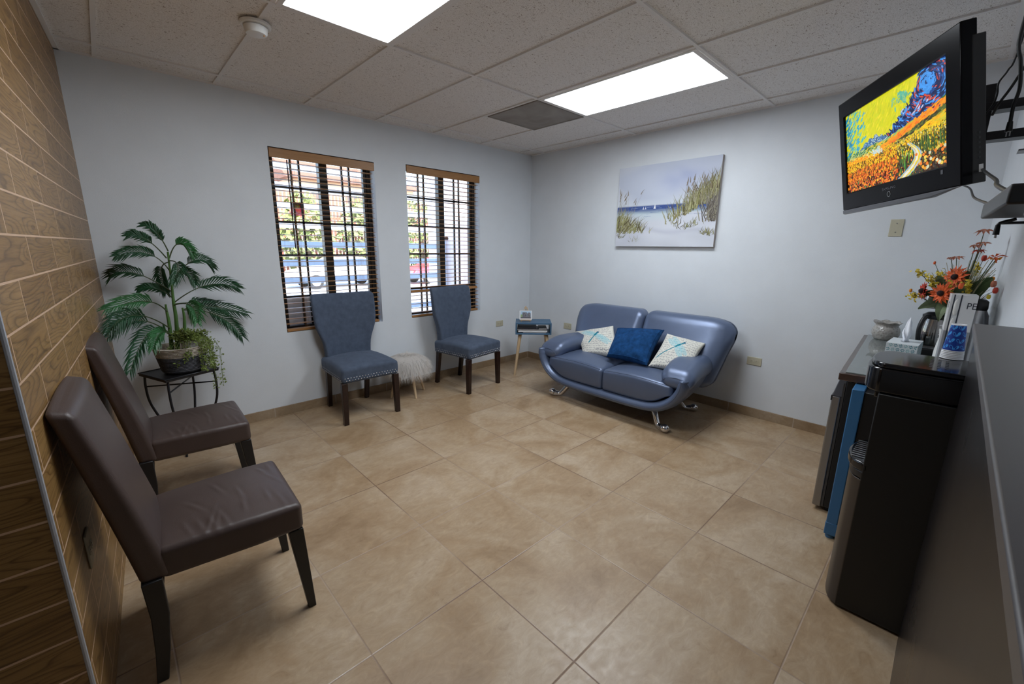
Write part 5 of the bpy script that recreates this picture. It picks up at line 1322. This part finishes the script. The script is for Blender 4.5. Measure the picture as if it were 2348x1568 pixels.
def bouquet():
    base_p = Vector((-1.02, -3.893, .86)); t = thing('flower_arrangement', 'autumn arrangement of orange and red artificial flowers on the counter', 'flower arrangement', base_p)
    MB().lathe([(0, 0), (.038, 0), (.044, .02), (.042, .11), (.034, .18), (.040, .22), (.035, .22), (.029, .18), (0, .17)], 28).build('vase', 'ceramic_white', t, smooth=60)
    hub = Vector((0, 0, .215)); rnd = random.Random(17); EYE = Vector((-4.009, -3.873, 1.452)); V = lambda *p: EYE+(Vector(p)-EYE)*1.0-base_p; cam = Vector((-.95, .05, .2))
    stems = MB()
    def stem(p, r=.0016): stems.tube(bez(hub+Vector((rnd.gauss(0, .01), rnd.gauss(0, .01), 0)), (hub+p)/2+Vector((0, 0, .03)), p, 8), r, 6)
    def petals(b, c, n, r0, r1, w, nrm, droop=.15, twist=0, mi=0):
        nrm = nrm.normalized(); e1 = nrm.orthogonal().normalized(); e2 = nrm.cross(e1)
        for k in range(n):
            a = 2*math.pi*k/n+twist+rnd.gauss(0, .06); d = e1*math.cos(a)+e2*math.sin(a); s = nrm.cross(d); l = r1*rnd.uniform(.86, 1.1); dz = -droop*l+rnd.gauss(0, .12)*l
            b.add([c+d*r0-s*w*.4, c+d*r0+s*w*.4, c+d*(r0+l)*.55+s*w+nrm*.004, c+d*(r0+l)*.55+nrm*.001, c+d*(r0+l)*.55-s*w+nrm*.004, c+d*(r0+l)+nrm*dz], [(0, 1, 2, 3), (0, 3, 4), (4, 3, 5), (3, 2, 5)], mi)
    for p, n, mat, sz in ((( -1.1, -3.868, 1.340), Vector((-.72, .62, .16)), 'flower_orange', .046), ((-1.15, -3.835, 1.264), Vector((-.75, .60, .02)), 'flower_orange', .044), ((-1.05, -3.768, 1.263), Vector((-.3, .9, .1)), 'flower_red', .040)):
        c = V(*p); stem(c-n.normalized()*.01); b = MB()
        petals(b, c, 15, .012, sz, .0085, n, .05); petals(b, c+n.normalized()*.004, 12, .010, sz*.8, .008, n, -.12, .2)
        h = b.build('flower', mat, t); MB().ball(c+n.normalized()*.006, .0165, 16, 0, (.85, .85, .85)).build('flower_center', 'flower_core', h, smooth=60)
    def daisy(p, mat, sz, n_=9, n=Vector((-.3, .1, 1))):
        c = V(*p); stem(c); b = MB(); petals(b, c, n_, .004, sz, .006, n, .25); b.build('small_flower', mat, t)
    daisy((-.95, -3.926, 1.555), 'petal_pink', .034, 11); daisy((-.955, -3.930, 1.497), 'petal_pink', .028); daisy((-.95, -3.908, 1.485), 'petal_pink', .022); daisy((-.95, -3.924, 1.462), 'flower_red', .024)
    daisy((-.9, -3.854, 1.428), 'petal_pink', .028); daisy((-.9, -3.835, 1.425), 'petal_pink', .014)
    daisy((-1.2, -3.972, 1.437), 'flower_orange', .032, 5, Vector((-.4, .2, .8))); daisy((-1.2, -3.976, 1.425), 'petal_amber', .024, 3, Vector((-.6, .3, -.6)))
    for p, mat, r in (((-.9, -3.78, 1.400), 'flower_orange', .0075), ((-.9, -3.948, 1.428), 'flower_red', .014), ((-1.2, -3.891, 1.305), 'flower_orange', .013), ((-1.15, -3.990, 1.318), 'petal_pink', .014), ((-1.15, -4.0, 1.290), 'flower_red', .013), ((-1.05, -3.720, 1.262), 'petal_amber', .009), ((-1.0, -3.99, 1.335), 'petal_amber', .009), ((-1.15, -3.985, 1.26), 'sprig_yellow', .010)):
        c = V(*p); stem(c, .0011); MB().ball(c, r, 10, 0, (.9, .75, 1.25)).build('bud', mat, t, smooth=60)
    for p, d, n in (((-1.0, -3.743, 1.345), Vector((0, 1, .35)), 26), ((-1.05, -3.792, 1.306), Vector((0, .4, 1)), 34), ((-1.15, -3.915, 1.300), Vector((0, .2, 1)), 30), ((-1.05, -3.745, 1.236), Vector((0, 1, .05)), 22), ((-.92, -3.930, 1.372), Vector((0, -.2, 1)), 26), ((-1.0, -3.82, 1.335), Vector((0, .5, 1)), 24), ((-1.15, -3.862, 1.285), Vector((0, .1, 1)), 18)):
        c = V(*p); stem(c); b = MB(); d = d.normalized()
        for k in range(n*2):
            q = c+d*rnd.uniform(-.026, .028)+Vector((rnd.gauss(0, .007), rnd.gauss(0, .007), rnd.gauss(0, .007))); w_ = Vector((rnd.gauss(0, 1), rnd.gauss(0, 1), rnd.gauss(0, 1))).normalized(); e = w_.orthogonal().normalized(); b.add([q-w_*.009, q+e*.005, q+w_*.009, q-e*.005], [(0, 1, 2, 3)])
        b.build('sprig', 'sprig_yellow', t)
    def leaf(a, m_, e, w, mat):
        a, m_, e = V(*a), V(*m_), V(*e); path = bez(a, m_, e, 9); b = MB(); rows = []
        for k, p in enumerate(path):
            u = k/9; d = (path[min(k+1, 9)]-path[max(k-1, 0)]).normalized(); s = d.cross(cam.normalized()).normalized()*w*math.sin(math.pi*min(1, u*.93+.05))**.8; rows.append([p-s, p+Vector((.004, 0, -.004)), p+s])
        for k in range(9):
            for q in range(2): b.add([rows[k][q], rows[k][q+1], rows[k+1][q+1], rows[k+1][q]], [(0, 1, 2, 3)])
        b.build('leaf', mat, t, smooth=60)
    leaf((-1.0, -3.905, 1.20), (-1.06, -3.945, 1.285), (-1.1, -3.985, 1.345), .030, 'leaf_olive'); leaf((-1.0, -3.90, 1.19), (-1.04, -3.93, 1.26), (-1.05, -3.975, 1.285), .018, 'leaf_olive')
    leaf((-1.0, -3.885, 1.20), (-1.07, -3.83, 1.215), (-1.12, -3.765, 1.180), .026, 'leaf_sage'); leaf((-1.02, -3.885, 1.19), (-1.10, -3.85, 1.20), (-1.13, -3.845, 1.13), .024, 'leaf_sage')
    leaf((-1.0, -3.885, 1.22), (-1.02, -3.83, 1.30), (-1.03, -3.80, 1.34), .020, 'leaf_sage'); leaf((-1.0, -3.88, 1.2), (-1.02, -3.80, 1.25), (-1.04, -3.775, 1.23), .018, 'leaf_olive')
    leaf((-1.0, -3.895, 1.22), (-1.04, -3.90, 1.32), (-1.06, -3.905, 1.37), .016, 'leaf_olive'); leaf((-1.0, -3.895, 1.22), (-1.0, -3.87, 1.31), (-.98, -3.86, 1.36), .02, 'leaf_sage'); leaf((-1.1, -3.90, 1.22), (-1.14, -3.89, 1.27), (-1.16, -3.90, 1.31), .02, 'leaf_olive')
    for k in range(9): leaf((-1.0, -3.893, 1.18), (-1.02, -3.89+rnd.gauss(0, .04), 1.27), (-1.04+rnd.gauss(0, .03), -3.885+rnd.gauss(0, .06), 1.30+rnd.gauss(0, .03)), .013, 'leaf_olive' if k % 2 else 'leaf_sage')
    g = MB()
    for k in range(260):
        e = V(-1.0+rnd.gauss(0, .06), -3.90+rnd.gauss(0, .05)-.012, 1.325+rnd.gauss(0, .045)); e.y = max(min(e.y, .15), -.10); g.tube(bez(hub, hub*.4+e*.6+Vector((0, 0, .025)), e, 4), .0010, 4, 0 if k % 3 else 1)
    g.build('dry_grass', ['grass_tan', 'leaf_sage'], t); stems.build('stems', 'stem_brown', t)
bouquet()
